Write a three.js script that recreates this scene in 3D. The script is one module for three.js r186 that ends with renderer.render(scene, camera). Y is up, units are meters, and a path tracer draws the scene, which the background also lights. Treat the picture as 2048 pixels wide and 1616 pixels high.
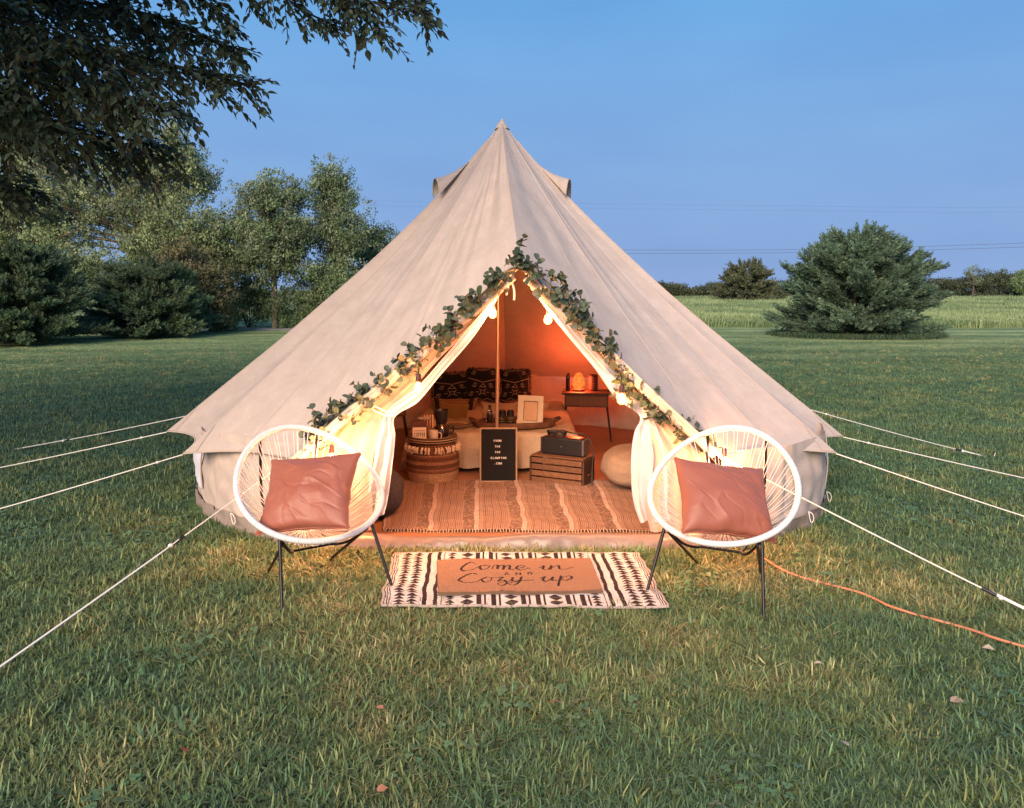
import * as THREE from 'three';
import { mergeGeometries, mergeVertices } from 'three/addons/utils/BufferGeometryUtils.js';
import { RoundedBoxGeometry } from 'three/addons/geometries/RoundedBoxGeometry.js';
import { createNoise2D, createNoise3D } from 'simplex-noise';

// ---------------------------------------------------------------- camera, sky, sun, exposure
const scene = new THREE.Scene();
const camera = new THREE.PerspectiveCamera(54.884, 2048 / 1616, 0.05, 6000);
const PITCH = Math.atan(228 / 1556);
camera.position.set(0, 1.6, 0);
camera.rotation.x = -PITCH;
const renderer = new THREE.WebGLRenderer();
renderer.toneMapping = THREE.LinearToneMapping;
renderer.toneMappingExposure = 1.35;
renderer.shadowMap.enabled = true;

const SKY_SEED = rng(5);
{
  const W = 512, H = 256, d = new Float32Array(W * H * 4), n3 = createNoise3D(SKY_SEED);
  const stops = [[0, .200, .300, .525], [6, .182, .310, .55], [12, .155, .308, .565], [22, .095, .285, .575], [45, .065, .215, .48], [90, .05, .17, .40]];
  for (let j = 0; j < H; j++) {
    const el = (j + .5) / H * 180 - 90, e = Math.max(0, el);
    let k = 0; while (k < stops.length - 2 && e > stops[k + 1][0]) k++;
    const a = stops[k], b = stops[k + 1], t = (e - a[0]) / (b[0] - a[0]);
    for (let i = 0; i < W; i++) {
      const az = (i + .5) / W * 2 * Math.PI, ce = Math.cos(el * Math.PI / 180);
      const x = Math.cos(az) * ce, y = Math.sin(el * Math.PI / 180), z = Math.sin(az) * ce;
      const m = 1 + .05 * n3(x * 1.8, y * 8, z * 1.8) + .03 * n3(x * 5, y * 26, z * 5) + .012 * n3(x * 14, y * 60, z * 14);
      for (let c = 0; c < 3; c++) d[(j * W + i) * 4 + c] = (a[c + 1] + (b[c + 1] - a[c + 1]) * t) * (c === 2 ? 1 + (m - 1) * .5 : m);
      d[(j * W + i) * 4 + 3] = 1;
    }
  }
  const t = new THREE.DataTexture(d, W, H, THREE.RGBAFormat, THREE.FloatType);
  t.mapping = THREE.EquirectangularReflectionMapping; t.magFilter = t.minFilter = THREE.LinearFilter; t.needsUpdate = true;
  scene.background = t; scene.environment = t;
}
const sun = new THREE.DirectionalLight(new THREE.Color().setRGB(1, .77, .58), 4.7);
sun.position.set(-10, 16, 21); sun.target.position.set(0, 0, -6); sun.castShadow = true; sun.shadow.radius = 75;
Object.assign(sun.shadow.camera, { left: -40, right: 40, top: 30, bottom: -30, near: 1, far: 120 });
scene.add(sun, sun.target);
const BULB = new THREE.Color().setRGB(1, .39, .14), BULB_CD = 1.6;

// ---------------------------------------------------------------- helpers
function rng(s) { return () => { s |= 0; s = s + 0x6D2B79F5 | 0; let t = Math.imul(s ^ s >>> 15, 1 | s); t = t + Math.imul(t ^ t >>> 7, 61 | t) ^ t; return ((t ^ t >>> 14) >>> 0) / 4294967296; }; }
const R = rng(11), N2 = createNoise2D(rng(3)), N3 = createNoise3D(rng(4));
const rr = (a, b) => a + R() * (b - a);
const V = (x, y, z) => new THREE.Vector3(x, y, z);
const C = (r, g, b) => new THREE.Color().setRGB(r, g, b);
const lerp = THREE.MathUtils.lerp, clamp = THREE.MathUtils.clamp, sstep = THREE.MathUtils.smoothstep;
function at(px, py, d) { // the place seen at a pixel of the 2048-wide photograph, d metres in front of the camera
  const u = (px - 1024) / 1556, v = (808 - py) / 1556, c = Math.cos(PITCH), s = Math.sin(PITCH), k = d / (c + v * s);
  return V(u * k, 1.6 + (v * c - s) * k, -d);
}
function onGround(px, py, h = 0) {
  const u = (px - 1024) / 1556, v = (808 - py) / 1556, c = Math.cos(PITCH), s = Math.sin(PITCH), k = (h - 1.6) / (v * c - s);
  return V(u * k, h, -(v * s + c) * k);
}
const used = {};
function numbered(n) { const k = used[n] = (used[n] ?? -1) + 1; return k ? n + '_' + String(k).padStart(3, '0') : n; }
function tag(o, label, category, group, kind) {
  o.userData.label = label; if (category) o.userData.category = category;
  if (group) o.userData.group = group; if (kind) o.userData.kind = kind; return o;
}
function thing(name, label, category, p = [0, 0, 0], turn = 0, group) {
  const o = new THREE.Group(); o.name = numbered(name); o.position.set(...p); o.rotation.y = turn; scene.add(o);
  return tag(o, label, category, group);
}
function mesh(name, geo, mat, parent) {
  const m = new THREE.Mesh(Array.isArray(geo) ? mergeGeometries(geo.map(g => { const h = g.index ? g.toNonIndexed() : g; for (const k of Object.keys(h.attributes)) if (!['position', 'normal', 'uv'].includes(k)) h.deleteAttribute(k); return h; })) : geo, mat);
  m.name = parent ? name : numbered(name); m.castShadow = m.receiveShadow = true; (parent ?? scene).add(m); return m;
}
function struct(name, geo, mat) { const m = mesh(name, geo, mat); m.userData.kind = 'structure'; return m; }
function grid(nu, nv, fn, uvf) {
  const p = [], uv = [], ix = [];
  for (let j = 0; j <= nv; j++) for (let i = 0; i <= nu; i++) {
    const u = i / nu, v = j / nv, q = fn(u, v); p.push(q.x, q.y, q.z);
    const t = uvf ? uvf(u, v, q) : [u, v]; uv.push(t[0], t[1]);
  }
  for (let j = 0; j < nv; j++) for (let i = 0; i < nu; i++) { const a = j * (nu + 1) + i, b = a + nu + 1; ix.push(a, b, a + 1, a + 1, b, b + 1); }
  const g = new THREE.BufferGeometry();
  g.setAttribute('position', new THREE.Float32BufferAttribute(p, 3)); g.setAttribute('uv', new THREE.Float32BufferAttribute(uv, 2));
  g.setIndex(ix); g.computeVertexNormals(); return g;
}
function tris(p, ix, uv) {
  const g = new THREE.BufferGeometry();
  g.setAttribute('position', new THREE.Float32BufferAttribute(p, 3));
  g.setAttribute('uv', new THREE.Float32BufferAttribute(uv ?? new Array(p.length / 3 * 2).fill(0), 2));
  g.setIndex(ix); g.computeVertexNormals(); return g;
}
const curve = pts => new THREE.CatmullRomCurve3(pts, false, 'centripetal');
const tube = (pts, r, n = 24, rs = 7) => new THREE.TubeGeometry(curve(pts), n, r, rs);
function bar(a, b, r0, r1 = r0, rs = 8) {
  const d = b.clone().sub(a), g = new THREE.CylinderGeometry(r1, r0, d.length(), rs);
  g.applyQuaternion(new THREE.Quaternion().setFromUnitVectors(V(0, 1, 0), d.clone().normalize()));
  const m = a.clone().add(b).multiplyScalar(.5); return g.translate(m.x, m.y, m.z);
}
const box = (w, h, d, x = 0, y = 0, z = 0, r = .004) => new RoundedBoxGeometry(w, h, d, 2, Math.min(r, w / 2.1, h / 2.1, d / 2.1)).translate(x, y, z);
const lathe = (pts, n = 32) => new THREE.LatheGeometry(pts.map(p => new THREE.Vector2(...p)), n);
function dataTex(w, h, fn, srgb) {
  const d = new Uint8Array(w * h * 4);
  for (let j = 0; j < h; j++) for (let i = 0; i < w; i++) { const c = fn(i, j); d.set([c[0], c[1], c[2], 255], (j * w + i) * 4); }
  const t = new THREE.DataTexture(d, w, h); t.wrapS = t.wrapT = THREE.RepeatWrapping; t.magFilter = THREE.LinearFilter; t.minFilter = THREE.LinearMipmapLinearFilter;
  if (srgb) t.colorSpace = THREE.SRGBColorSpace; t.needsUpdate = true; return t;
}
const G3 = (v) => { const x = clamp(Math.round(v), 0, 255); return [x, x, x]; };
function rep(t, a, b) { const c = t.clone(); c.repeat.set(a, b); c.needsUpdate = true; return c; }
function canvasTex(w, h, draw) {
  const c = document.createElement('canvas'); c.width = w; c.height = h; draw(c.getContext('2d'), w, h);
  const t = new THREE.CanvasTexture(c); t.colorSpace = THREE.SRGBColorSpace; return t;
}
function smoothIco(n) { const g = new THREE.IcosahedronGeometry(1, n); g.deleteAttribute('normal'); const q = g.attributes.position, uv = g.attributes.uv; for (let i = 0; i < q.count; i++) uv.setXY(i, q.getX(i) + q.getZ(i) * .3, q.getY(i) + q.getZ(i) * .5); const m = mergeVertices(g, 1e-4); m.computeVertexNormals(); return m; }
// periodic noise for tiles
function pn(x, y, P, f) { const a = 2 * Math.PI * x / P, b = 2 * Math.PI * y / P, k = f / (2 * Math.PI); return (N3(Math.cos(a) * k, Math.sin(a) * k, Math.cos(b) * k + 7) + N3(Math.cos(b) * k + 20, Math.sin(b) * k, Math.sin(a) * k)) / 2; }
const weave = dataTex(128, 128, (i, j) => G3(128 + 55 * Math.sin(i * Math.PI / 2) * ((j >> 1) % 2 ? 1 : -1) + 60 * (R() - .5)));
const coarse = dataTex(128, 128, (i, j) => { const a = Math.abs(Math.sin(i * Math.PI / 16)), b = Math.abs(Math.sin((j + ((i >> 4) % 2) * 8) * Math.PI / 16)); return G3(200 * a * b + 50 * R()); });
const mottle = dataTex(512, 512, (i, j) => { const n = pn(i, j, 512, 4) * .5 + pn(i, j, 512, 14) * .3 + pn(i, j, 512, 40) * .2; const v = 236 + 22 * n + 10 * (R() - .5); return [clamp(v, 0, 255), clamp(v - 1, 0, 255), clamp(v - 3, 0, 255)]; }, true);
const grain = dataTex(256, 256, (i, j) => { const n = pn(i, j * .12, 256, 22) * .6 + pn(i, j * .3, 256, 60) * .4; const v = 205 + 60 * n + 14 * (R() - .5); return G3(v); }, true);
const std = (color, roughness = .8, o = {}) => new THREE.MeshStandardMaterial({ color, roughness, side: THREE.DoubleSide, ...o });
const phys = (color, roughness = .8, o = {}) => new THREE.MeshPhysicalMaterial({ color, roughness, side: THREE.DoubleSide, ...o });
const weaveB = rep(weave, 18, 18);
const M = {
  canvas: std(C(.635, .52, .45), .92, { map: rep(mottle, .8, .8), bumpMap: weaveB, bumpScale: .0006 }),
  seam: std(C(.58, .47, .405), .92, { map: rep(mottle, .8, .8) }),
  trim: std(C(.50, .41, .33), .9, { bumpMap: weaveB, bumpScale: .0005 }),
  mesh: phys(C(.72, .70, .74), .9, { transmission: .3, thickness: 0, bumpMap: weaveB, bumpScale: .0004 }),
  flap: std(C(.56, .44, .375), .92, { map: rep(mottle, .8, .8), bumpMap: weaveB, bumpScale: .0006 }),
  vinyl: std(C(.26, .195, .165), .34, { map: rep(mottle, 2, 2) }),
  mud: std(C(.36, .29, .25), .6, { map: rep(mottle, 2, 2) }),
  rope: std(C(.74, .72, .66), .8),
  black: std(C(.012, .012, .013), .45),
  blackMetal: std(C(.014, .014, .016), .38, { metalness: .4 }),
  steel: std(C(.55, .5, .45), .32, { metalness: 1 }),
  whiteCord: std(C(.70, .69, .67), .55),
  bark: std(C(.085, .065, .05), .95),
  paleBark: std(C(.20, .165, .12), .95),
  wood: std(C(.22, .10, .045), .6, { map: rep(grain, 2, 2) }),
  darkWood: std(C(.10, .045, .022), .55, { map: rep(grain, 2, 2) }),
  cream: std(C(.62, .50, .36), .95, { map: rep(mottle, 2, 2), bumpMap: rep(coarse, 10, 10), bumpScale: .002 }),
};

// ---------------------------------------------------------------- ground
{
  // open country to the horizon
  const far = dataTex(512, 512, (i, j) => { const n = pn(i, j, 512, 5) * .5 + pn(i, j, 512, 18) * .3 + pn(i, j, 512, 60) * .4 + (R() - .5) * .3; return [clamp(104 + 26 * n, 0, 255), clamp(122 + 22 * n, 0, 255), clamp(84 + 18 * n, 0, 255)]; }, true);
  const g = new THREE.PlaneGeometry(5000, 5000); g.rotateX(-Math.PI / 2);
  struct('ground', g, std(C(.8, .8, .8), 1, { map: rep(far, 250, 250) }));
  // the mown lawn with its green, worn and straw-coloured patches
  const S = 2048, span = 72, x0 = -36, z0 = 6;
  const lawn = dataTex(S, S, (i, j) => {
    const x = x0 + i / S * span, z = z0 - j / S * span;
    let n = N2(x * .16, z * .5) * .5 + N2(x * .55 + 9, z * 1.1) * .32 + N2(x * 2.1, z * 3.1 + 4) * .22;
    const f = N2(x * 9, z * 9) * .5 + N2(x * 3.7, z * 1.6) * .5 + (R() - .5) * 1.2;
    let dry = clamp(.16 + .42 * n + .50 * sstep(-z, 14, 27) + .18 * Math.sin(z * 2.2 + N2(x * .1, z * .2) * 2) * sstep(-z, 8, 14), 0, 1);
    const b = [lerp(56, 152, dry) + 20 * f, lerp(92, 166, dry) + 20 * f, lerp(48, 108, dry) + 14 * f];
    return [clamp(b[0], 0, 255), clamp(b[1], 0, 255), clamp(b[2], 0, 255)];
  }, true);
  lawn.wrapS = lawn.wrapT = THREE.ClampToEdgeWrapping;
  const bmp = dataTex(512, 512, (i, j) => G3(128 + 70 * pn(i, j, 512, 60) + 60 * pn(i, j, 512, 130) + 50 * (R() - .5)));
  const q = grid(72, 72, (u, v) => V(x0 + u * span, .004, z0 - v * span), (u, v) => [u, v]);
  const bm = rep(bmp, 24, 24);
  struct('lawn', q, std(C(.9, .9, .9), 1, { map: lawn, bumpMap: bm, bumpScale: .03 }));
  // pale gravel track by the wood
  const tr = grid(30, 4, (u, v) => V(lerp(-16, -8.6, u), .012 + .02 * Math.sin(v * Math.PI) + .01 * N2(u * 20, v * 5), lerp(-31.2, -33.2, v) + .4 * N2(u * 3, 2)), (u, v) => [u * 8, v * 2]);
  struct('gravel_track', tr, std(C(.36, .38, .38), 1, { map: rep(mottle, 3, 3) }));
}

// ---------------------------------------------------------------- bell tent
const PK = V(-.083, 2.99, -6.7);
const APEX = at(1040, 528, 4.95);
const TIP = { // eave corners where the guy ropes pull
  L4: at(580, 917, 4.62), L3: at(366, 908, 5.12), L2: at(334, 863, 5.75), L1: V(-2.62, .56, -6.75),
  R4: at(1446, 913, 4.62), R3: at(1672, 906, 5.12), R2: at(1686, 873, 5.75), R1: V(2.60, .57, -6.75),
};
for (const [n, s, a] of [['L0', -1, 125], ['R0', 1, 125], ['LB', -1, 152], ['RB', 1, 152]]) TIP[n] = V(PK.x + s * 2.7 * Math.sin(a * Math.PI / 180), .57, PK.z + 2.7 * Math.cos(a * Math.PI / 180));
TIP.BK = V(PK.x, .57, PK.z - 2.7);
const tent = thing('bell_tent', 'large beige canvas bell tent with its front door open on a lit interior', 'tent');
const outN = P => { const r = V(P.x - PK.x, 0, P.z - PK.z); if (r.length() < 1e-4) r.set(0, 0, 1); r.normalize(); return r.multiplyScalar(.67).setY(.74); };
function roofAt(a, b, u, v, o) {
  const B = a.clone().lerp(b, u), k = 4 * u * (1 - u);
  const toAxis = V(PK.x - B.x, 0, PK.z - B.z).normalize();
  B.addScaledVector(toAxis, (o.scallop ?? .13) * k); B.y += (o.lift ?? .02) * k;
  const P = PK.clone().lerp(B, v), n = outN(P);
  let d = -(o.sag ?? .11) * Math.sin(Math.PI * Math.pow(v, .75)) - (o.belly ?? .03) * k * Math.sin(Math.PI * v);
  if (o.folds) for (const [uc, w, am0, v0, v1, drift] of o.folds) { const am = am0 * .62; const x = (u - uc - (drift ?? 0) * (v - .5)) / w; d += am * Math.exp(-x * x) * sstep(v, v0, v0 + .22) * (1 - sstep(v, v1 - .25, v1)); }
  d += .004 * N2(u * 2.4 + a.x * 5, v * 3) * Math.sin(Math.PI * v) + .0005 * N2(u * 10 + a.x, v * 6) * v;
  return P.addScaledVector(n, d);
}
const front = { scallop: 0, lift: 0, sag: .035, belly: .02 };
const foldsL = [[.10, .035, .022, .08, .9, -.02], [.19, .045, -.02, .12, 1.0, .0], [.27, .035, .026, .15, 1.02, .03], [.37, .04, .017, .22, 1.1, .04], [.46, .03, -.012, .3, 1.1, .04], [.56, .03, .012, .4, 1.2, .03], [.72, .05, .009, .3, 1.2, 0], [.03, .03, -.018, .1, .9, 0]];
const foldsR = [[.12, .09, .004, .1, .9, 0], [.5, .08, .003, .3, 1.1, 0], [.3, .12, -.004, .2, 1, 0]];
const sideF = [[.2, .05, .007, .05, .8, .05], [.45, .07, .006, .2, 1.1, .03], [.7, .05, -.005, .1, .9, 0]];
const P0 = [['APEX', 'R4', { ...front, folds: foldsR }], ['R4', 'R3', { scallop: .05, sag: .085, belly: .015, folds: sideF }], ['R3', 'R2', { folds: sideF }], ['R2', 'R1', {}], ['R1', 'R0', {}], ['R0', 'RB', {}], ['RB', 'BK', {}],
['APEX', 'L4', { ...front, folds: foldsL }], ['L4', 'L3', { scallop: .05, sag: .085, belly: .015, folds: sideF }], ['L3', 'L2', { folds: sideF }], ['L2', 'L1', {}], ['L1', 'L0', {}], ['L0', 'LB', {}], ['LB', 'BK', {}]];
const tipOf = n => n === 'APEX' ? APEX : TIP[n];
for (const [a, b, o] of P0) {
  // the sag at a panel's two edges must agree with its neighbours: blend it across
  const A = tipOf(a), B = tipOf(b), near = o.sag !== undefined;
  const sagAt = n => n === 'APEX' ? .03 : (n === 'R4' || n === 'L4') ? .05 : .11;
  const f = (u, v) => roofAt(A, B, u, v, { ...o, sag: lerp(sagAt(a), sagAt(b), u) });
  const w = A.distanceTo(B), len = PK.distanceTo(A);
  const fine = near || a === 'R3' || a === 'L3';
  mesh('roof_panel', grid(fine ? 64 : 24, fine ? 96 : 40, f, (u, v) => [u * w * v, v * len]), M.canvas, tent);
  // flat-felled seam and hem
  const seam = (u0, v0, v1) => grid(2, 60, (u, v) => { const vv = lerp(v0, v1, v), P = f(clamp(u0, 0, 1), vv), Q = f(clamp(u0 + .01, 0, 1), vv).sub(f(clamp(u0 - .01, 0, 1), vv)).normalize(); return P.addScaledVector(Q, (u - .5) * .016).addScaledVector(outN(P), u === .5 ? .004 : .0005); });
  mesh('seam', seam(1, .06, .995), M.seam, tent);
  if (fine) mesh('seam', seam(a === 'APEX' ? .52 : .5, .12, .995), M.seam, tent);
  if (near || a === 'R3' || a === 'L3') mesh('corner_patch', grid(8, 8, (u, v) => { const vv = lerp(.925, .997, v), P = f(1 - u * .10 * (v * .9 + .1), vv); return P.addScaledVector(outN(P), .004); }), M.seam, tent);
  mesh('hem', tube(Array.from({ length: 13 }, (_, i) => f(i / 12, .999)), .006, 36, 5), M.trim, tent);
}
{ // peak cap
  const top = V(PK.x, PK.y + .010, PK.z);
  mesh('peak_cap', grid(48, 10, (u, v) => { const a = u * 2 * Math.PI, k = v * (.088 + .005 * Math.sin(a * 5 + 1)); const r = .003 + k * .76 - .004 * v * v; return V(top.x + Math.sin(a) * r, top.y - k, top.z + Math.cos(a) * r * 1.08); }, (u, v) => [u * .5, v * .1]), M.canvas, tent);
  // vents
  for (const s of [-1, 1]) {
    const az = s * (s < 0 ? 74 : 78) * Math.PI / 180, rd = V(Math.sin(az), 0, Math.cos(az)), tg = V(Math.cos(az), 0, -Math.sin(az));
    const c = V(PK.x, 0, PK.z);
    const foot = c.clone().addScaledVector(rd, .556).setY(2.36), ap = c.clone().addScaledVector(rd, .29).setY(2.64);
    const ring = (a, k) => foot.clone().addScaledVector(tg, .135 * Math.cos(a) * k).addScaledVector(rd, .012 * Math.sin(a)).add(V(0, .14 * Math.sin(a), 0));
    const f = (u, v) => { const a = u * Math.PI, e = ring(a, 1), b = ap.clone().addScaledVector(tg, .03 * Math.cos(a)); const P = b.lerp(e, v); return P.addScaledVector(rd, -.0 * Math.sin(a) * Math.sin(Math.PI * v)).add(V(0, -.020 * Math.sin(a) * Math.sin(Math.PI * v), 0)); };
    const vent = mesh('vent_hood', grid(24, 16, f, (u, v) => [u * .4, v * .4]), M.canvas, tent);
    mesh('vent_hem', tube(Array.from({ length: 13 }, (_, i) => f(i / 12, 1)), .005, 30, 6), M.trim, vent);
    mesh('vent_mesh', grid(10, 6, (u, v) => { const a = u * Math.PI, e = f(u, .72), b = foot.clone().lerp(ap, .28).addScaledVector(tg, .1 * Math.cos(a)); return b.lerp(e, v); }), std(C(.22, .13, .07), .9), vent);
  }
}
// walls
const WALL = [[-1.27, -4.68], [-1.52, -4.80], [-2.03, -5.18], [-2.38, -5.75], [-2.55, -6.6], [-2.35, -7.7], [-1.75, -8.6], [-.9, -9.1], [0, -9.2], [.9, -9.1], [1.7, -8.6], [2.3, -7.7], [2.44, -6.6], [2.36, -5.9], [2.16, -5.28], [1.76, -4.88], [1.3, -4.68]];
for (let i = 0; i < WALL.length - 1; i++) {
  const [ax, az] = WALL[i], [bx, bz] = WALL[i + 1], w = Math.hypot(bx - ax, bz - az);
  const nx = -(bz - az) / w, nz = (bx - ax) / w, sg = (nx * (ax - PK.x) + nz * (az - PK.z)) > 0 ? 1 : -1;
  const hTop = (x, z) => .60 + .09 * clamp((Math.hypot(x - PK.x, z - PK.z) < 2.45 ? .7 : .2), 0, 1);
  const f = (u, v, out = 0) => {
    const x = lerp(ax, bx, u), z = lerp(az, bz, u), y = lerp(hTop(x, z), 0, v);
    const d = out + Math.min(1, 4 * Math.sin(Math.PI * clamp(u, 0, 1))) * (.021 * Math.sin(Math.PI * v) + .012 * N2(u * 4 * w + i * 7, v * 3) + .010 * Math.sin(u * w * 14 + v * 3 + i) * v * v + .015 * Math.sin(Math.PI * u) * v);
    return V(x + nx * sg * d, y, z + nz * sg * d);
  };
  const wall = mesh('wall_panel', grid(28, 20, f, (u, v) => [u * w, v * .6]), M.canvas, tent);
  mesh('mud_flap', grid(28, 5, (u, v) => { const P = f(u, lerp(.80, 1, v), .012 + .010 * N2(u * 9 * w + i, v * 2 + 3)); return P; }, (u, v) => [u * w, v * .15]), M.mud, wall);
  if (i === 2 || i === 13) { // side windows seen at a shallow angle
    mesh('window_mesh', grid(10, 8, (u, v) => f(lerp(i === 2 ? .30 : -.05, i === 2 ? .98 : .8, u) + (i === 2 ? .12 * v : 0), lerp(.05, .68, v), .006), (u, v) => [u, v]), std(C(.74, .72, .80), .8), wall);
    mesh('window_trim', [tube([f(i === 2 ? .30 : .8, .05, .008), f(i === 2 ? .36 : .8, .4, .008), f(i === 2 ? .42 : .8, .68, .008)], .006, 10, 5)], M.trim, wall);
  }
  if (i === 14 || i === 13 || i === 1) { // ties of the rolled wall
    const p = f(.55, .82, .03);
    mesh('wall_tie', tube([p.clone().add(V(-.01, .03, 0)), p.clone().add(V(.01, .02, .012)), p.clone().add(V(.022, -.02, .012)), p.clone().add(V(.01, -.045, .01)), p.clone().add(V(.0, -.02, .008)), p.clone().add(V(-.01, .03, 0))], .003, 24, 5), M.rope, wall);
  }
}
{ // groundsheet and its front sill
  const sh = new THREE.Shape(WALL.map(([x, z]) => new THREE.Vector2(x * .995, -z))); const g = new THREE.ShapeGeometry(sh); g.rotateX(-Math.PI / 2); g.translate(0, .014, 0);
  const uv = g.attributes.uv; for (let i = 0; i < uv.count; i++) uv.setXY(i, uv.getX(i) * 1, uv.getY(i) * 1);
  mesh('groundsheet', g, std(C(.40, .19, .10), .55, { map: rep(mottle, 1, 1) }), tent);
  const prof = [[.02, 0], [.012, .03], [.0, .06], [-.02, .086], [-.05, .094], [-.09, .075], [-.14, .04], [-.22, .022]];
  mesh('door_sill', grid(90, 7, (u, v) => {
    const k = Math.round(v * 7), x = lerp(-1.36, 1.38, u), z = -4.62 - .09 * Math.pow(Math.abs(u - .5) * 2, 4), a = prof[k];
    const lo = .012 * N2(u * 5, 1) + .006 * N2(u * 16, k * .4) + .004 * N2(u * 40, k);
    return V(x, Math.max(.004, a[1] * (1 + .18 * N2(u * 4, 9)) + (k ? lo * .6 : 0)), z + a[0] + lo + (k > 4 ? .02 * N2(u * 3, 5) : 0));
  }, (u, v) => [u * 2.7, v * .3]), M.vinyl, tent);
}
// centre pole
mesh('centre_pole', bar(V(-.135, .015, -6.62), V(-.100, 2.9, -6.66), .015, .015, 12), std(C(.60, .42, .28), .35, { metalness: .7 }), tent);
// door flaps: canvas leaf and white mesh leaf on either side, gathered by a tie
function leafSheet(rows, folds, amp, o = {}) {
  const E = rows.map(([a, b, d, d2]) => [at(a[0], a[1], d), at(b[0], b[1], d2 ?? d)]);
  const ca = curve(E.map(e => e[0])), cb = curve(E.map(e => e[1]));
  return grid(o.nu ?? 34, o.nv ?? 70, (u, v) => {
    const P = ca.getPoint(v).lerp(cb.getPoint(v), u), k = Math.sin(Math.PI * Math.min(1, u * 1.0)) ** .5;
    const gather = o.tie ? .35 + .65 * Math.min(1, Math.abs(v - o.tie) / .12) : 1;
    P.z += amp * Math.sin(folds * u + (o.ph ?? 0) + 2.5 * N2(v * 1.4, o.ph ?? 0)) * (k * .8 + .2) * gather * (.35 + v) + .006 * N2(u * 5, v * 9 + (o.ph ?? 0));
    if (o.roll) P.z += o.roll * Math.sin(Math.PI * u);
    return P;
  }, (u, v) => [u * .5, v * 1.8]);
}
const leafL = mesh('door_leaf', leafSheet([[[1028, 545], [1003, 585], 4.955], [[948, 612], [938, 660], 4.93], [[872, 676], [868, 728], 4.90], [[762, 760], [816, 790], 4.86], [[692, 815], [776, 828], 4.83], [[640, 855], [760, 862], 4.80], [[600, 905], [745, 925], 4.79], [[590, 985], [744, 1000], 4.80], [[585, 1070], [748, 1060], 4.81]], 17, .022, { tie: .5, ph: 1 }), M.flap, tent);
const leafR = mesh('door_leaf', leafSheet([[[1050, 548], [1066, 572], 4.955], [[1112, 600], [1112, 640], 4.93], [[1176, 668], [1172, 712], 4.90], [[1262, 762], [1236, 788], 4.86], [[1322, 812], [1290, 832], 4.83], [[1372, 858], [1300, 868], 4.80], [[1415, 905], [1312, 925], 4.79], [[1425, 985], [1290, 1000], 4.81], [[1430, 1075], [1300, 1062], 4.83]], 17, .022, { tie: .5, ph: 3 }), M.flap, tent);
const curtL = mesh('mesh_curtain', leafSheet([[[1012, 566], [1001, 588], 4.94], [[958, 632], [950, 670], 4.91], [[895, 706], [880, 752], 4.88], [[836, 772], [836, 804], 4.84], [[774, 822], [789, 836], 4.80], [[757, 868], [790, 872], 4.79], [[737, 930], [782, 950], 4.80], [[722, 985], [775, 1000], 4.82], [[712, 1050], [768, 1030], 4.83]], 13, .02, { tie: .5, ph: 6 }), M.mesh, tent);
const curtR = mesh('mesh_curtain', leafSheet([[[1056, 558], [1062, 578], 4.94], [[1120, 618], [1122, 656], 4.91], [[1180, 690], [1190, 738], 4.88], [[1246, 760], [1232, 796], 4.84], [[1296, 818], [1280, 834], 4.80], [[1316, 862], [1268, 868], 4.79], [[1332, 925], [1262, 930], 4.80], [[1336, 985], [1266, 1000], 4.82], [[1340, 1040], [1280, 1045], 4.83]], 13, .02, { tie: .5, ph: 9 }), M.mesh, tent);
for (const [p, q] of [[[790, 832], [745, 818]], [[1282, 834], [1318, 820]]]) {
  const a = at(p[0], p[1], 4.77), b = at(q[0], q[1], 4.76);
  mesh('tie_back', [tube([a, a.clone().lerp(b, .4).add(V(0, -.012, .01)), b, b.clone().add(V(.01, .02, .01)), a.clone().lerp(b, .5).add(V(0, .014, .012)), a], .005, 30, 6)], M.rope, tent);
}
// door binding along the two sloping edges, rolled canvas under it
for (const [e, n] of [[TIP.L4, 'L'], [TIP.R4, 'R']]) {
  mesh('door_binding', tube(Array.from({ length: 9 }, (_, i) => APEX.clone().lerp(e, i / 8).add(V(0, -.008 + .006 * N2(i * .7, e.x), .008))), .014, 60, 8), M.trim, tent);
  mesh('door_roll', tube(Array.from({ length: 12 }, (_, i) => APEX.clone().lerp(e, .03 + i / 11 * .93).add(V(0, -.045 + .008 * N2(i, e.x), .004 + .008 * N2(i * .8, 4)))), .026, 80, 9), M.flap, tent);
}
{ // toggles and loose ties at the apex
  for (const [x, y, x2, y2] of [[1022, 560, 1028, 600], [1014, 565, 1012, 590]]) mesh('door_tie', tube([at(x, y, 4.9), at((x + x2) / 2 + 3, (y + y2) / 2, 4.88), at(x2, y2, 4.89)], .006, 12, 5), M.rope, tent);
}

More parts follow.
